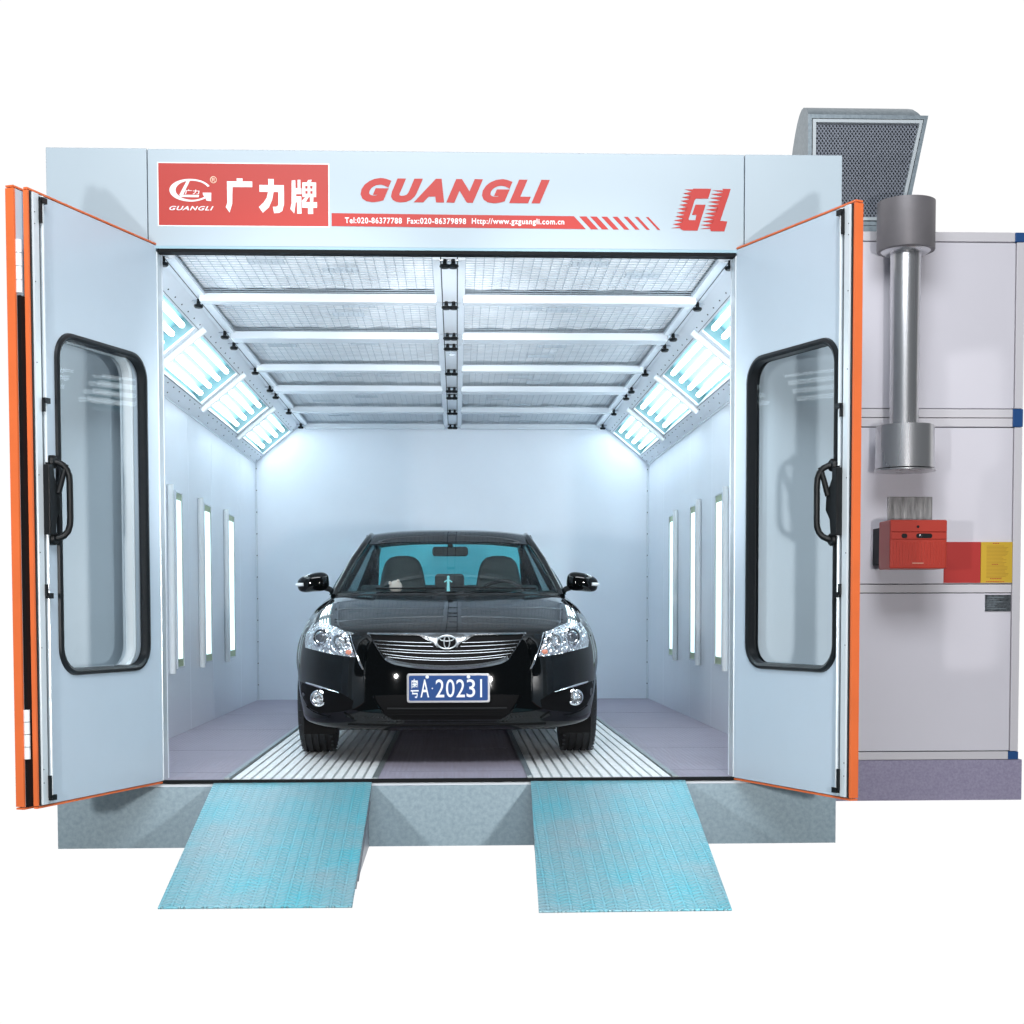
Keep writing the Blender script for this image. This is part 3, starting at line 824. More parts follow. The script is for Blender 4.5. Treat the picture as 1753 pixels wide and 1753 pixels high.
# yc, zc, W, yE, zE, p, q, pz
BUMP = [(.26, .192, .74, .46, .198, 3.0, 1.7, 6), (.055, .203, .825, .50, .235, 3.0, 1.7, 6), (.015, .27, .850, .53, .31, 3.0, 1.7, 5), (.0, .36, .866, .56, .39, 3.0, 1.7, 4),
        (.0, .46, .878, .59, .48, 3.0, 1.7, 4), (.005, .55, .882, .61, .565, 3.0, 1.7, 4), (.018, .625, .877, .62, .635, 3.0, 1.7, 4), (.035, .69, .866, .63, .695, 3.0, 1.7, 4),
        (.052, .728, .856, .64, .735, 3.0, 1.7, 5)]
HOOD = [(.052, .728, .856, .64, .735, 3.0, 1.7, 8), (.10, .765, .846, .70, .775, 3.0, 1.7, 8), (.24, .812, .834, .78, .812, 2.8, 1.6, 9), (.50, .872, .820, .90, .850, 2.5, 1.5, 10), (.80, .925, .804, 1.05, .888, 2.4, 1.4, 10),
        (1.05, .965, .780, 1.24, .925, 2.2, 1.3, 8), (1.17, .985, .745, 1.45, .965, 2.2, 1.2, 3.5)]
WS = [(1.17, .980, .715, 1.46, .985, 2, 1, 2.5), (1.58, 1.170, .648, 1.76, 1.160, 2, 1, 2.5), (2.02, 1.340, .560, 2.10, 1.320, 2, 1, 2.5)]
ROOF = [(2.02, 1.340, .568, 2.10, 1.320, 2, 1, 3), (2.22, 1.412, .556, 2.28, 1.382, 2, 1, 3), (2.50, 1.446, .552, 2.50, 1.412, 2, 1, 3), (3.00, 1.452, .552, 3.00, 1.418, 2, 1, 3), (3.45, 1.395, .560, 3.42, 1.368, 2, 1, 3)]
RW = [(3.45, 1.395, .555, 3.42, 1.368, 2, 1, 3), (3.85, 1.225, .600, 3.78, 1.20, 2, 1, 3), (4.15, 1.065, .640, 4.05, 1.055, 2, 1, 3)]
TR = [(4.15, 1.065, .70, 4.05, 1.045, 2, 1, 3), (4.45, 1.05, .76, 4.30, .99, 2.3, 1.6, 3), (4.74, 1.02, .80, 4.42, .93, 2.3, 1.6, 3), (4.80, .80, .86, 4.42, .80, 2.3, 1.6, 3), (4.82, .50, .88, 4.40, .50, 2.3, 1.6, 3), (4.74, .22, .82, 4.38, .25, 2.3, 1.6, 3)]
def rowpt(r, u):
    yc, zc, W, yE, zE, p, q, pz = r; s = abs(u)
    y = yE-(yE-yc)*max(0, 1-s**p)**(1/q); z = zc+(zE-zc)*s**pz
    return Vector((u*W, y, z))
def patch(rows, nv, nu=36, umax=1.0):
    us = [sin(pi/2*k/nu) for k in range(-nu, nu+1)]
    us = [u*umax for u in us]
    V = []; F = []; m_ = (len(rows)-1)*nv
    for j in range(m_+1):
        r = cr(rows, j/nv)
        for u in us: V.append(rowpt(r, u)+K)
    w = len(us)
    for j in range(m_):
        for i in range(w-1): F.append((j*w+i, j*w+i+1, (j+1)*w+i+1, (j+1)*w+i))
    mb = MB().add(V, F); mb.sm = True; return mb
def car_part(mb, name, m_, par=None, **k): return mb.build(name, m_, par or car, **k)

SF = [cr(BUMP, j/10) for j in range(10*(len(BUMP)-1)+1)]+[cr(HOOD, j/10) for j in range(1, 25)]
def surf_y(x, z):
    """depth of the front surface at a given width and height"""
    prev = None
    for r in SF[8:]:
        W = r[2]
        u = min(1, abs(x)/W)
        p = rowpt(r, u)
        if p.z >= z and prev is not None:
            t = (z-prev.z)/(p.z-prev.z+1e-9); return prev.y+(p.y-prev.y)*max(0, min(1, t))
        prev = p
    return prev.y
def onfront(x, z, off=.004): return Vector((x, surf_y(x, z)-off, z))+K
def dens(P, d=.02):
    o = []
    for i, a in enumerate(P):
        b = P[(i+1) % len(P)]; L_ = sqrt((a[0]-b[0])**2+(a[1]-b[1])**2); n = max(1, int(L_/d))
        for k in range(n): o.append((a[0]+(b[0]-a[0])*k/n, a[1]+(b[1]-a[1])*k/n))
    return o
def overlay(P, off=.004, d=.02, bulge=0.):
    P = dens(P, d); n = len(P)
    xs = [p[0] for p in P]; zs = [p[1] for p in P]
    pts = [Vector(p) for p in P]
    def inside(x, z):
        r = False; j = n-1
        for i in range(n):
            if (P[i][1] > z) != (P[j][1] > z) and x < (P[j][0]-P[i][0])*(z-P[i][1])/(P[j][1]-P[i][1])+P[i][0]: r = not r
            j = i
        return r
    def dist(x, z): return min((x-p[0])**2+(z-p[1])**2 for p in P)**.5
    x = min(xs)
    while x < max(xs):
        z = min(zs)
        while z < max(zs):
            if inside(x, z) and dist(x, z) > d*.6: pts.append(Vector((x, z)))
            z += d
        x += d
    vo, eo, fo, *_ = delaunay_2d_cdt(pts, [(i, (i+1) % n) for i in range(n)], [], 1, 1e-6)
    V = []
    for v in vo:
        b = off+(bulge*min(1, dist(v.x, v.y)/.04) if bulge else 0)
        V.append(onfront(v.x, v.y, b))
    # thin skirt back to the body so the part has thickness
    mb = MB().add(V, [tuple(f) for f in fo])
    R1 = [onfront(a, b, off) for a, b in P]; R0 = [onfront(a, b, -.01) for a, b in P]
    mb.add(R1+R0, [(i, (i+1) % n, n+(i+1) % n, n+i) for i in range(n)])
    mb.sm = True
    return mb
def mir(P, s): return [(s*a, b) for a, b in (P if s > 0 else reversed(P))]

body = car_part(patch(BUMP, 8), 'front_bumper', M_paint)
hoodo = car_part(patch(HOOD, 10), 'bonnet', M_paint)
car_part(patch(WS, 8), 'windscreen', M_wind)
car_part(patch(ROOF, 8), 'roof', M_paint)
car_part(patch([(2.03, 1.335, .55, 2.11, 1.315, 2, 1, 3), (2.50, 1.42, .54, 2.50, 1.39, 2, 1, 3), (3.40, 1.385, .55, 3.38, 1.355, 2, 1, 3)], 8), 'headliner', M_trim)
car_part(patch(RW, 8), 'rear_window', M_rear)
car_part(patch(TR, 8), 'boot', M_paint)
# side bodies
def top_edge(y):
    T = [(.64, .856, .735), (.70, .846, .775), (.78, .834, .812), (.90, .820, .850), (1.05, .804, .888), (1.24, .780, .925), (1.45, .745, .965), (1.6, .775, .955), (1.9, .80, .95), (2.4, .81, .95), (3.2, .81, .96), (3.8, .80, .975), (4.05, .775, 1.0), (4.3, .76, .99), (4.42, .80, .93)]
    for i in range(len(T)-1):
        if y <= T[i+1][0]:
            t = max(0, (y-T[i][0])/(T[i+1][0]-T[i][0])); return [T[i][1]+(T[i+1][1]-T[i][1])*t, T[i][2]+(T[i+1][2]-T[i][2])*t]
    return [.80, .93]
ysd = [.64, .66, .70, .74, .78, .84, .9, .95, 1.0, 1.05, 1.1, 1.16, 1.22, 1.28, 1.32, 1.36, 1.45, 1.6, 1.9, 2.2, 2.5, 2.8, 3.1, 3.3, 3.36, 3.4, 3.45, 3.52, 3.6, 3.7, 3.8, 3.9, 3.98, 4.04, 4.1, 4.2, 4.3, 4.42]
for s in (-1, 1):
    V = []; F = []; nz = 12
    # first column rides on the bumper edge
    col0 = []
    for k in range(nz+1):
        t = k/nz*(len(BUMP)-2)+1; p = rowpt(cr(BUMP, t), 1.0); col0.append(Vector((s*p.x, p.y, p.z)))
    V += col0
    for y in ysd[1:]:
        tx_, tz = top_edge(y)
        zb2 = .22
        for yc in (.95, 3.72):
            if abs(y-yc) < .37: zb2 = max(zb2, .33+sqrt(max(0, .37**2-(y-yc)**2))-.005)
        for k in range(nz+1):
            t = k/nz; z = zb2+(tz-zb2)*t
            wmax = .885+.022*math.exp(-((y-.95)/.33)**2)+.022*math.exp(-((y-3.72)/.4)**2)
            zz = (z-.55)/(tz-.55) if z > .55 else 0
            x = wmax-(wmax-tx_)*max(0, zz)**2.6-(.03*((.55-z)/.35)**2 if z < .55 else 0)
            V.append(Vector((s*x, y, z)))
    nn = nz+1
    for j in range(len(ysd)-1):
        for k in range(nz): F.append((j*nn+k, (j+1)*nn+k, (j+1)*nn+k+1, j*nn+k+1))
    mb = MB().add([v+K for v in V], F); mb.sm = True; car_part(mb, 'side_panel', M_paint)
    # greenhouse side
    B = [(.745, 1.45, .965), (.80, 1.9, .95), (.81, 2.4, .95), (.81, 3.0, .957), (.805, 3.5, .967), (.775, 4.05, 1.0)]
    U = [(.742, 1.46, .97), (.640, 1.9, 1.225), (.556, 2.35, 1.385), (.556, 3.0, 1.415), (.566, 3.45, 1.355), (.70, 4.05, 1.05)]
    V = []; F = []
    for j in range(26):
        t = j/25*5; b = Vector(cr(B, t)); u = Vector(cr(U, t))
        for k in range(7):
            f_ = k/6; p = b.lerp(u, f_); p.x += .025*sin(pi*f_)
            V.append(Vector((s*p.x, p.y, p.z))+K)
    for j in range(25):
        for k in range(6): F.append((j*7+k, (j+1)*7+k, (j+1)*7+k+1, j*7+k+1))
    mb = MB().add(V, F); mb.sm = True; car_part(mb, 'side_window', M_sidegl)
    pl = [Vector((s*a, b, c))+K for a, b, c in ((.738, 1.42, .955), (.728, 1.50, .985), (.688, 1.68, 1.085), (.640, 1.88, 1.205), (.590, 2.06, 1.300), (.562, 2.20, 1.360), (.552, 2.42, 1.402), (.552, 3.0, 1.412), (.560, 3.42, 1.358), (.635, 3.80, 1.20), (.72, 4.08, 1.03))]
    car_part(MB().tube(pl, [.020, .026, .027, .027, .026, .024, .02, .02, .03, .05, .05], 10), 'roof_pillar', M_paint)
    car_part(MB().tube([Vector((s*.80, 2.55, .95))+K, Vector((s*.565, 2.62, 1.40))+K], .035, 8), 'door_pillar', M_trim)
    # mirror
    mr = MB()
    V = []; F = []; nu, nv = 28, 16
    for j in range(nv+1):
        th = pi*j/nv
        for i in range(nu):
            ph = 2*pi*i/nu; sg = lambda v, p: math.copysign(abs(v)**p, v)
            X = sg(sin(th), .62)*sg(cos(ph), .62); Yy = sg(sin(th), .7)*sg(sin(ph), .8); Z = sg(cos(th), .62)
            x = .887+.103*X+.006*Z; z = 1.052+(.060+.008*(-X))*Z-.010*X-(.012 if X > 0 else 0)*X
            V.append(Vector((s*x, 1.62+.075*Yy, z))+K)
    for j in range(nv):
        for i in range(nu): F.append((j*nu+i, (j+1)*nu+i, (j+1)*nu+(i+1) % nu, j*nu+(i+1) % nu))
    mr.add(V, F); mr.sm = True
    mo = car_part(mr, 'wing_mirror', M_paint)
    MB().tube([Vector((s*.735, 1.56, .965))+K, Vector((s*.775, 1.60, 1.005))+K, Vector((s*.83, 1.62, 1.025))+K], [.022, .018, .022], 10).build('mirror_arm', M_trim, mo)
    MB().tube([Vector((s*.945, 1.548, 1.037))+K, Vector((s*.975, 1.560, 1.036))+K, Vector((s*.995, 1.60, 1.037))+K], [.011, .012, .008], 10).build('turn_signal', M_white, mo)
    # wheels
    for (yw, nm) in ((.95, 'f'), (3.72, 'r')):
        pr = [(-.108, .20), (-.106, .27), (-.098, .302), (-.085, .317)]
        gx = [-.060, -.020, .020, .060]
        for g_ in gx: pr += [(g_-.007, .321), (g_-.006, .312), (g_+.006, .312), (g_+.007, .321)]
        pr += [(.085, .317), (.098, .302), (.106, .27), (.108, .20)]
        wh = MB().lathe(Vector((s*.788, yw, .320))+K, (s, 0, 0), pr, 56); w = car_part(wh, 'wheel', M_tyre)
        tr_ = MB()
        for k in range(44):
            a = 2*pi*k/44
            for xo in (-.096, .084):
                c = Vector((s*.788+xo, yw, .320))+K+Vector((0, sin(a), cos(a)))*.3135
                t = Vector((0, cos(a), -sin(a)))
                tr_.prism([c-t*.003, c+t*.003, c+t*.003+Vector((.016, 0, 0)), c-t*.003+Vector((.016, 0, 0))], Vector((0, sin(a), cos(a)))*.006)
        tr_.build('tread_sipes', M_seam, w)
        MB().lathe(Vector((s*.85, yw, .320))+K, (s, 0, 0), [(0, .06), (.03, .08), (.035, .20), (.045, .215)], 32).build('rim', M_steel, w)
    # arch liners
    car_part(MB().box(CX0+min(s*.50, s*.84), CX0+max(s*.50, s*.84), CY0+1.30, CY0+1.32, .22, .75).box(CX0+min(s*.50, s*.84), CX0+max(s*.50, s*.84), CY0+.50, CY0+1.32, .70, .72), 'arch_liner', M_trim)
    car_part(MB().box(CX0+min(s*.655, s*.845), CX0+max(s*.655, s*.845), CY0+.575, CY0+.583, .140, .235), 'mud_flap', M_deep)
    car_part(MB().box(CX0+min(s*.592, s*.636), CX0+max(s*.592, s*.636), CY0+.80, CY0+.84, .165, .195), 'suspension_arm', M_galv)
# underbody, firewall
car_part(MB().box(CX0-.62, CX0+.62, CY0+.30, CY0+4.6, .185, .20).box(CX0-.70, CX0+.70, CY0+1.18, CY0+1.20, .2, .95), 'underbody', M_trim)
car_part(MB().box(CX0-.78, CX0+.78, CY0+1.3, CY0+4.2, .30, .32), 'cabin_floor', M_trim)
car_part(MB().prism([(CX0-.70, CY0+1.28, .955), (CX0-.70, CY0+1.62, .995), (CX0-.70, CY0+1.95, .975), (CX0-.70, CY0+2.05, .80), (CX0-.70, CY0+1.3, .80)], (1.40, 0, 0)), 'dashboard', M_trim)
# seats
for s in (-1, 1):
    P = [(-.17, .40), (-.175, .95), (-.168, 1.06), (-.155, 1.14), (-.142, 1.19), (-.125, 1.235), (-.09, 1.262), (-.04, 1.275), (.04, 1.275), (.09, 1.262), (.125, 1.235), (.142, 1.19), (.155, 1.14), (.168, 1.06), (.175, .95), (.17, .40)]
    car_part(MB().prism([(CX0+.012+s*.358+a, CY0+2.72+.16*(b-.4), b) for a, b in P], (0, .10, 0)), 'front_seat', M_seat, bevel=.02)
    car_part(MB().prism([(CX0+s*.36+a, CY0+3.50, b) for a, b in rrect(-.14, .14, 1.0, 1.145, .05)], (0, .08, 0)), 'rear_headrest', M_seat, bevel=.015)
car_part(MB().box(CX0-.70, CX0+.70, CY0+3.45, CY0+3.6, .4, 1.07), 'rear_seat', M_seat, bevel=.03)
car_part(MB().prism([(CX0+.0+a, CY0+3.40, b) for a, b in rrect(-.115, .115, .95, 1.155, .03)], (0, .06, 0)), 'rear_headrest', M_seat, bevel=.01)
car_part(MB().box(CX0-.70, CX0+.70, CY0+3.6, CY0+4.1, 1.00, 1.03), 'parcel_shelf', M_trim)
# C pillars / window surround
for s in (-1, 1):
    car_part(MB().prism([Vector((s*.545, 3.44, 1.365))+K, Vector((s*.60, 3.44, 1.34))+K, Vector((s*.78, 4.0, 1.0))+K, Vector((s*.59, 4.0, 1.05))+K], (0, .03, 0)), 'rear_pillar', M_trim)
    # interior trim seen through windscreen
# steering wheel and mirror
st = []
for k in range(28):
    a = 2*pi*k/28; v = Vector((cos(a)*.185, 0, sin(a)*.185)); v = Matrix.Rotation(radians(-62), 3, 'X') @ Vector((v.x, v.z, 0))
    st.append(Vector((.372, 1.98, .905))+Vector((v.x, -v.y*-1*.45, abs(0)+sin(a)*.165))+K)
car_part(MB().tube(st, .013, 8, closed=True), 'steering_wheel', M_trim)
car_part(MB().prism([(CX0+.012+a, CY0+1.93, b) for a, b in rrect(-.122, .122, 1.235, 1.300, .022)], (0, .03, 0)).box(CX0-.005, CX0+.03, CY0+1.93, CY0+1.97, 1.29, 1.325), 'rear_view_mirror', M_trim, bevel=.008)
# wipers
for (a, b) in (((-.46, 1.36, .995), (-.02, 1.20, 1.000)), ((.02, 1.205, 1.000), (.56, 1.36, 1.000))):
    car_part(MB().tube([Vector(a)+K+Vector((0, -.03, .012)), Vector(b)+K+Vector((0, -.03, .006))], .005, 8), 'wiper', M_trim)
car_part(patch([(1.06, .966, .765, 1.30, .938, 2.2, 1.3, 3), (1.13, .965, .745, 1.42, .950, 2.2, 1.2, 3), (1.175, .978, .72, 1.455, .980, 2.2, 1.2, 2.5)], 4), 'wiper_cowl', M_trim)
car_part(MB().tube([Vector((x, 0, 0))+Vector((0, rowpt(cr(HOOD, 4.97), x/.78).y-.0, rowpt(cr(HOOD, 4.97), x/.78).z+.002))+K for x in [(-.70+1.4*k/20) for k in range(21)]], .004, 6), 'bonnet_gap', M_seam)

# --- grille
def gbar(P, r, name, m_, par, off=.012, z_r=None):
    return MB().tube([onfront(a, b, off) for a, b in P], r, 8).build(name, m_, par)
def arc(pts, n=24):
    o = []
    for k in range(n+1):
        t = k/n*(len(pts)-1); o.append(tuple(cr([list(p)for p in pts], t)))
    return o
half_top = [(0, .7395), (.15, .7395), (.30, .7405), (.442, .7415)]
low = [(.442, .7415), (.395, .672), (.350, .610), (.318, .584), (.27, .569), (.18, .553), (.09, .546), (0, .5435)]
outl = [(-a, b) for a, b in low]+[(a, b) for a, b in reversed(low)][1:]
outl = outl[:-1] if outl[0] == outl[-1] else outl
gp = [(-.442, .7415)]+[(-a, b) for a, b in low[1:]]+[(a, b) for a, b in reversed(low[:-1])]
gril = car_part(overlay(gp, off=.002), 'grille', M_deep)
def band(Pu, Pl, off, name, m_, par, thick=.012):
    """strip between two (x,z) curves laid on the front"""
    n = len(Pu); V = []; F = []
    for k in range(n):
        (a, b), (c, d) = Pu[k], Pl[k]
        V += [onfront(a, b, off), onfront((a+c)/2, (b+d)/2, off+thick*.6), onfront(c, d, off), onfront(a, b, -.004), onfront(c, d, -.004)]
    for k in range(n-1):
        i = 5*k; j = i+5
        F += [(i, i+1, j+1, j), (i+1, i+2, j+2, j+1), (i+3, i, j, j+3), (i+2, i+4, j+4, j+2)]
    mb = MB().add(V, F); mb.sm = True; return mb.build(name, m_, par)
# chrome upper moulding dipping round the emblem
xs_ = [-.442+.884*k/48 for k in range(49)]
def upl(x):
    a = abs(x)
    base = .722+.010*(a/.44)
    if a < .15: return max(.655, base-.060*(1-(a/.15)**1.6)) if a > .06 else .660
    return base
band([(x, .7405+.001*abs(x)) for x in xs_], [(x, min(upl(x), .739)) for x in xs_], .010, 'chrome_surround', M_bar, gril)
lowf = arc([(-.442, .7415), (-.398, .672), (-.352, .606), (-.318, .579), (-.27, .563), (-.18, .548), (-.09, .541), (0, .5385), (.09, .541), (.18, .548), (.27, .563), (.318, .579), (.352, .606), (.398, .672), (.442, .7415)], 70)
def inner(p):
    a = abs(p[0]); k = .006 if a > .34 else .024
    return (p[0]*(1-.022 if a > .33 else 1-.01), p[1]+(k if a < .34 else .002))
band(lowf, [inner(p) for p in lowf], .010, 'chrome_surround', M_bar, gril)
def zs_bar(x, z0, sag): return z0+sag*(x/.4)**2
for (z0, sag, xm, x_in) in ((.685, .014, .408, .085), (.665, .016, .400, .075), (.640, .022, .388, 0), (.626, .022, .378, 0), (.600, .034, .352, 0), (.589, .030, .335, 0)):
    segs = [(-xm, -x_in), (x_in, xm)] if x_in else [(-xm, xm)]
    for (a, b) in segs:
        P_ = [(a+(b-a)*k/24, zs_bar(a+(b-a)*k/24, z0, sag)) for k in range(25)]
        gbar(P_, .0022, 'grille_bar', M_bar, gril, off=.006)
# emblem
em = MB()
def ring3(cx, cz, rx, rz, off, r, mb, n=36):
    mb.tube([onfront(cx, cz, 0)+Vector((rx*cos(2*pi*k/n), -off, rz*sin(2*pi*k/n))) for k in range(n)], r, 8, closed=True)
ring3(.0, .690, .054, .037, .030, .0036, em); ring3(.0, .690, .0155, .034, .033, .0030, em); ring3(.0, .708, .038, .0125, .033, .0030, em)
eb = MB(); eb.lathe(onfront(0, .690, .018), (0, -1, 0), [(0, .05), (.010, .049)], 30)
for i, v in enumerate(eb.v): eb.v[i] = Vector(((v.x-CX0)*1.08+CX0, v.y, (v.z-.690)*.74+.690))
eb.build('emblem_base', M_deep, gril)
em.build('emblem', mat('emblem_chrome', (.62, .66, .69), rough=.3, metal=.45), gril)
# --- headlamps
HL = [(.781, .793), (.735, .799), (.68, .788), (.62, .768), (.556, .742), (.535, .680), (.508, .607), (.57, .611), (.64, .621), (.73, .637), (.815, .653), (.822, .69), (.812, .74)]
for s in (-1, 1):
    h = car_part(overlay(mir(HL, s), off=.003, d=.016), 'headlight', M_lamp)
    for (cx, cz, r1, m2) in ((.708, .712, .043, M_lensd), (.600, .692, .034, M_lamp)):
        c = onfront(s*cx, cz, .006); nrm = Vector((s*.30, -1, .05)).normalized()
        MB().lathe(c-nrm*.0, nrm, [(0, r1+.010), (.010, r1+.012), (.013, r1+.004), (.004, r1-.004)], 30).build('lamp_ring', M_chrome, h)
        MB().lathe(c, nrm, [(.002, r1-.006), (.010, r1-.010), (.018, r1*.55), (.021, r1*.15)], 26).build('projector', m2, h)
        if r1 > .04: MB().tube([c+nrm*.012+(nrm.orthogonal().normalized()*cos(a)+nrm.cross(nrm.orthogonal().normalized())*sin(a))*(r1-.012) for a in [2*pi*k/26 for k in range(26)]], .0035, 6, closed=True).build('lamp_ring', M_chrome, h)
    MB().ell(onfront(s*.545, .633, .008), (.018, .006, .014), 14, 8).build('side_light', M_amber, h)
    overlay(mir(HL, s), off=.010, d=.02, bulge=.018).build('lens_cover', M_clear, h, fix=False)
    e = [(.552, .745), (.532, .685), (.507, .615), (.490, .570), (.474, .543)]
    w = [.004, .006, .006, .005, .003]
    band([(s*(a-w[k]-.008), b-.004) for k, (a, b) in enumerate(e)], [(s*(a-.006), b-.004) for k, (a, b) in enumerate(e)], .006, 'lamp_edge_strip', M_chrome, h, .004)
    # fog lamp recess
    FR = [(.855, .455), (.75, .440), (.60, .412), (.52, .365), (.53, .318), (.60, .300), (.72, .285), (.80, .315), (.845, .38)]
    fr_ = car_part(overlay(mir(FR, s), off=.002, d=.02), 'fog_lamp_recess', M_deep)
    e = [(.868, .461), (.80, .452), (.73, .440), (.66, .422), (.60, .404)]
    wz = [.004, .010, .012, .010, .002]
    band([(s*a, b+.004) for a, b in e], [(s*a, b+.004-wz[k]) for k, (a, b) in enumerate(e)], .006, 'chrome_blade', M_chrome, fr_, .008)
    c = onfront(s*.722, .372, .012); nrm = Vector((s*.18, -1, 0)).normalized()
    MB().lathe(c, nrm, [(0, .047), (.012, .047), (.015, .040), (.008, .034)], 30).build('fog_lamp', M_chrome, fr_)
    MB().lathe(c, nrm, [(.004, .036), (.010, .030), (.015, .012)], 24).build('fog_lamp_lens', M_lamp, fr_)
    e = [(.81, .318), (.76, .292), (.70, .277), (.66, .276)]
    band([(s*a, b) for a, b in e], [(s*a, b-.005) for a, b in e], .005, 'bumper_crease', M_paint, fr_, .010)
    e = [(.575, .300), (.55, .285), (.525, .266)]
    band([(s*a, b) for a, b in e], [(s*a, b-.007) for a, b in e], .006, 'bumper_crease', M_paint, fr_, .010)
    # intake edge
    gbar([(s*.405, .395), (s*.395, .365), (s*.375, .335), (s*.352, .305)], .006, 'intake_edge', M_paint, body, off=.004)
    # bonnet to wing gap
    hp = []
    for k in range(13):
        r = cr(HOOD, .75+4.0*k/12); hp.append(rowpt(r, .915)+K+Vector((0, 0, .0005)))
    hp2 = [Vector((2*CX0-v.x, v.y, v.z)) if s < 0 else v for v in hp]
    car_part(MB().tube(hp2, .003, 6), 'bonnet_gap', M_seam)
LI = [(-.40, .395), (-.36, .30), (-.30, .262), (.30, .262), (.36, .30), (.40, .395), (.30, .40), (-.30, .40)]
li = car_part(overlay(LI, off=.002, d=.03), 'lower_intake', M_deep)
gbar([(-.33+.66*k/20, .325) for k in range(21)], .005, 'intake_slat', M_trim, li, off=.004)
gbar([(-.33+.66*k/20, .290) for k in range(21)], .005, 'intake_slat', M_deep, li, off=.004)
car_part(MB().tube([onfront(-.55+1.1*k/30, .232, .002) for k in range(31)], .006, 8), 'lower_lip', M_deep)
# number plate
pc = surf_y(0, .44)-.018
npl = MB().prism([(CX0+.008+a, CY0+pc, b) for a, b in rrect(-.228, .228, .358, .518, .014)], (0, -.008, 0)).build('number_plate', M_platefr, car, bevel=.002)
MB().prism([(CX0+.008+a, CY0+pc-.0085, b) for a, b in rrect(-.216, .216, .370, .507, .008)], (0, -.002, 0)).build('plate_face', M_plate, npl)
yy = CY0+pc-.0107
text_mesh('粤', (CX0-.198, CX0-.155, .385, .490), yy, M_white, 'plate_character', npl, off=.004)
text_mesh('A', (CX0-.145, CX0-.098, .388, .487), yy, M_white, 'plate_character', npl, off=.004)
xx = CX0-.062
for chh, w_ in (('2', .047), ('0', .047), ('2', .047), ('3', .047), ('1', .018)):
    if chh == '1':
        MB().box(xx+.018, xx+.028, yy-.001, yy, .388, .487).build('plate_character', M_white, npl)
    else:
        text_mesh(chh, (xx, xx+w_, .388, .487), yy, M_white, 'plate_character', npl, off=.004)
    xx += .0565
MB().lathe((CX0-.108, yy+.001, .500), (0, -1, 0), [(0, .010), (.005, .009)], 16).lathe((CX0+.118, yy+.001, .500), (0, -1, 0), [(0, .010), (.005, .009)], 16).ell((CX0-.080, yy, .437), (.004, .002, .004), 8, 6).build('plate_screw', M_white, npl)

# things on the dashboard
toy = thing('plush_toy', 'round beige plush toy on the dashboard behind the windscreen', 'toy', (CX0-.345, CY0+1.60, .99))
MB().ell((CX0-.345, CY0+1.60, 1.022), (.043, .035, .042), 24, 16).build('body', M_beige, toy)
MB().ell((CX0-.382, CY0+1.585, 1.045), (.010, .008, .014), 12, 8).ell((CX0-.330, CY0+1.585, 1.060), (.011, .008, .011), 12, 8).build('ear', M_beige, toy)
fig = thing('dashboard_figurine', 'tiny pale cyan figurine with outstretched arms at the middle of the dashboard', 'figurine', (CX0, CY0+1.60, .99))
fg = MB().ell((CX0, CY0+1.60, 1.085), (.009, .008, .011), 12, 8).tube([(CX0, CY0+1.60, .992), (CX0, CY0+1.60, 1.03), (CX0, CY0+1.60, 1.078)], [.012, .010, .008], 10)
fg.tube([(CX0-.026, CY0+1.60, 1.052), (CX0, CY0+1.60, 1.070), (CX0+.026, CY0+1.60, 1.052)], [.004, .006, .004], 8)
fg.build('figure', M_cyan, fig)

# ================================================================== LIGHT
W = bpy.data.worlds.new('World'); S.world = W; W.use_nodes = True
nt = W.node_tree; N = nt.nodes; L = nt.links
bg = N['Background']; tc = N.new('ShaderNodeTexCoord'); sp = N.new('ShaderNodeSeparateXYZ'); L.new(tc.outputs['Generated'], sp.inputs[0])
mr = N.new('ShaderNodeMapRange'); mr.inputs['From Min'].default_value = .05; mr.inputs['From Max'].default_value = .35; L.new(sp.outputs['Y'], mr.inputs['Value'])
mx = N.new('ShaderNodeMix'); mx.data_type = 'RGBA'; L.new(mr.outputs[0], mx.inputs[0])
mx.inputs[6].default_value = (.055, .062, .068, 1); mx.inputs[7].default_value = (1.02, 1.02, 1.02, 1)
L.new(mx.outputs[2], bg.inputs['Color']); bg.inputs['Strength'].default_value = 1.0

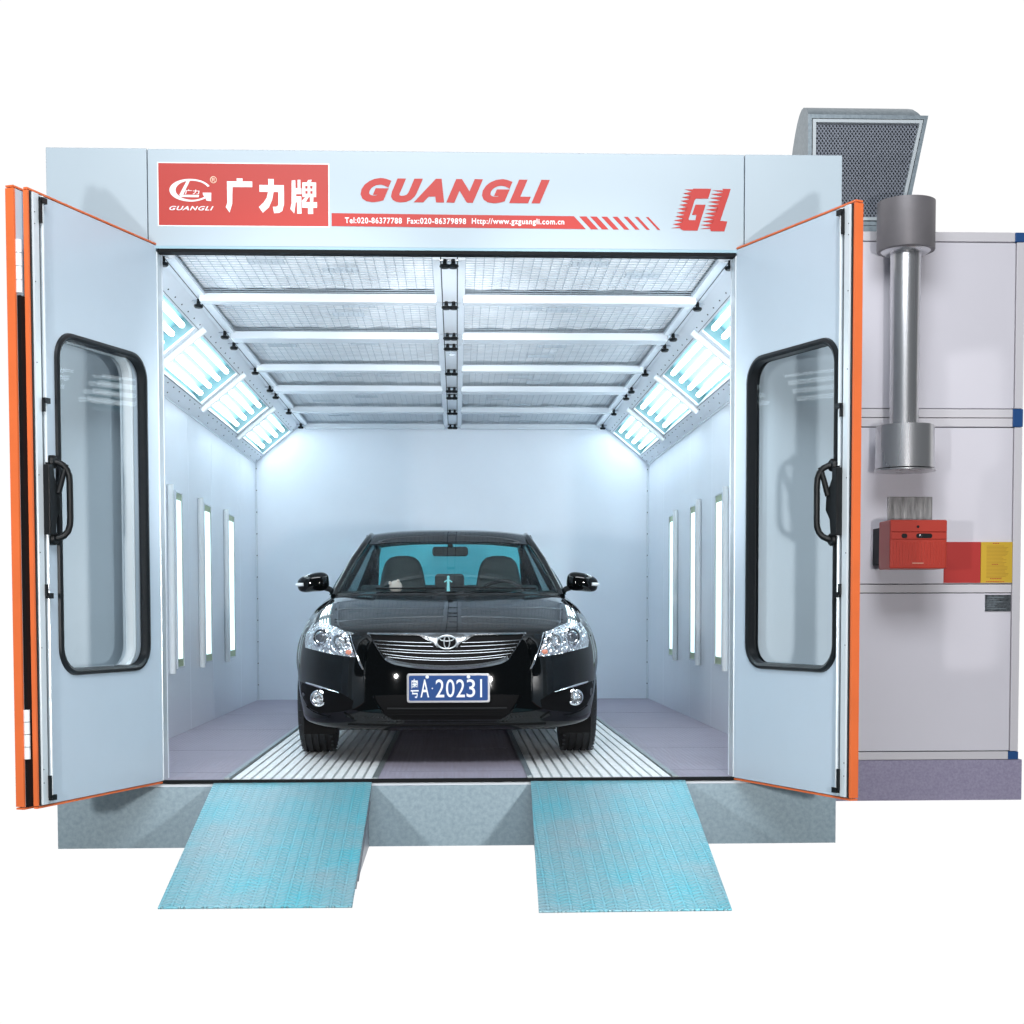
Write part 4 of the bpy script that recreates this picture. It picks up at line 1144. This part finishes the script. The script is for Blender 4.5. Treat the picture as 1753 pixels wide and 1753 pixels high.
def lamp(kind, name, loc, energy, col=(1, 1, 1), size=.1, rot=None, size_y=None, label=None):
    l = bpy.data.lights.new(name, kind); l.energy = energy; l.color = col
    if kind == 'AREA':
        l.size = size
        if size_y: l.shape = 'RECTANGLE'; l.size_y = size_y
    else: l.shadow_soft_size = size
    o = bpy.data.objects.new(name, l); COL.objects.link(o); o.location = loc
    if rot: o.rotation_euler = rot
    return o
lamp('POINT', 'flash_lamp', (-2.55, -7.0, .95), 640, (1, .985, .97), .13)
lamp('POINT', 'flash_lamp', (1.75, -7.0, .72), 740, (1, .985, .97), .13)
lamp('AREA', 'added_fill_lamp', (0, -6.5, 6.5), 690, (.93, .97, 1), 6, (radians(42), 0, 0), 3)  # added soft fill from the front, not a fixture of the place

for sx in (-1, 1):  # unseen low spots, added to brighten the booth ceiling
    p_ = Vector((sx*.28, -3.2, -.52)); q_ = Vector((sx*.80, 1.75, 2.67))
    o_ = lamp('SPOT', 'added_ceiling_fill', p_, 760, (.96, .98, 1), .10, (q_-p_).to_track_quat('-Z', 'Y').to_euler())
    o_.data.spot_size = radians(31); o_.data.spot_blend = .5

# ================================================================== CAMERA
cam = bpy.data.cameras.new('camera'); co = bpy.data.objects.new('camera', cam); COL.objects.link(co)
loc = Vector((.0343, -7.3595, .8527)); yaw, pitch, roll = .0381, -.0459, -.0019
fw = Vector((sin(yaw)*cos(pitch), cos(yaw)*cos(pitch), sin(pitch))); r = Vector((cos(yaw), -sin(yaw), 0)); u = r.cross(fw)
r2 = r*cos(roll)+u*sin(roll); u2 = u*cos(roll)-r*sin(roll)
co.matrix_world = Matrix(((r2.x, u2.x, -fw.x, loc.x), (r2.y, u2.y, -fw.y, loc.y), (r2.z, u2.z, -fw.z, loc.z), (0, 0, 0, 1)))
cam.sensor_width = 36; cam.lens = 36*2465.7/1753; cam.shift_y = (1161.5-876.5)/1753; cam.shift_x = .0003; cam.clip_end = 200; cam.clip_start = .05
S.camera = co
S.view_settings.view_transform = 'Standard'; S.view_settings.look = 'None'; S.view_settings.exposure = 0; S.view_settings.gamma = 1
S.render.engine = 'CYCLES'
S.cycles.max_bounces = 10; S.cycles.transparent_max_bounces = 16; S.cycles.diffuse_bounces = 5
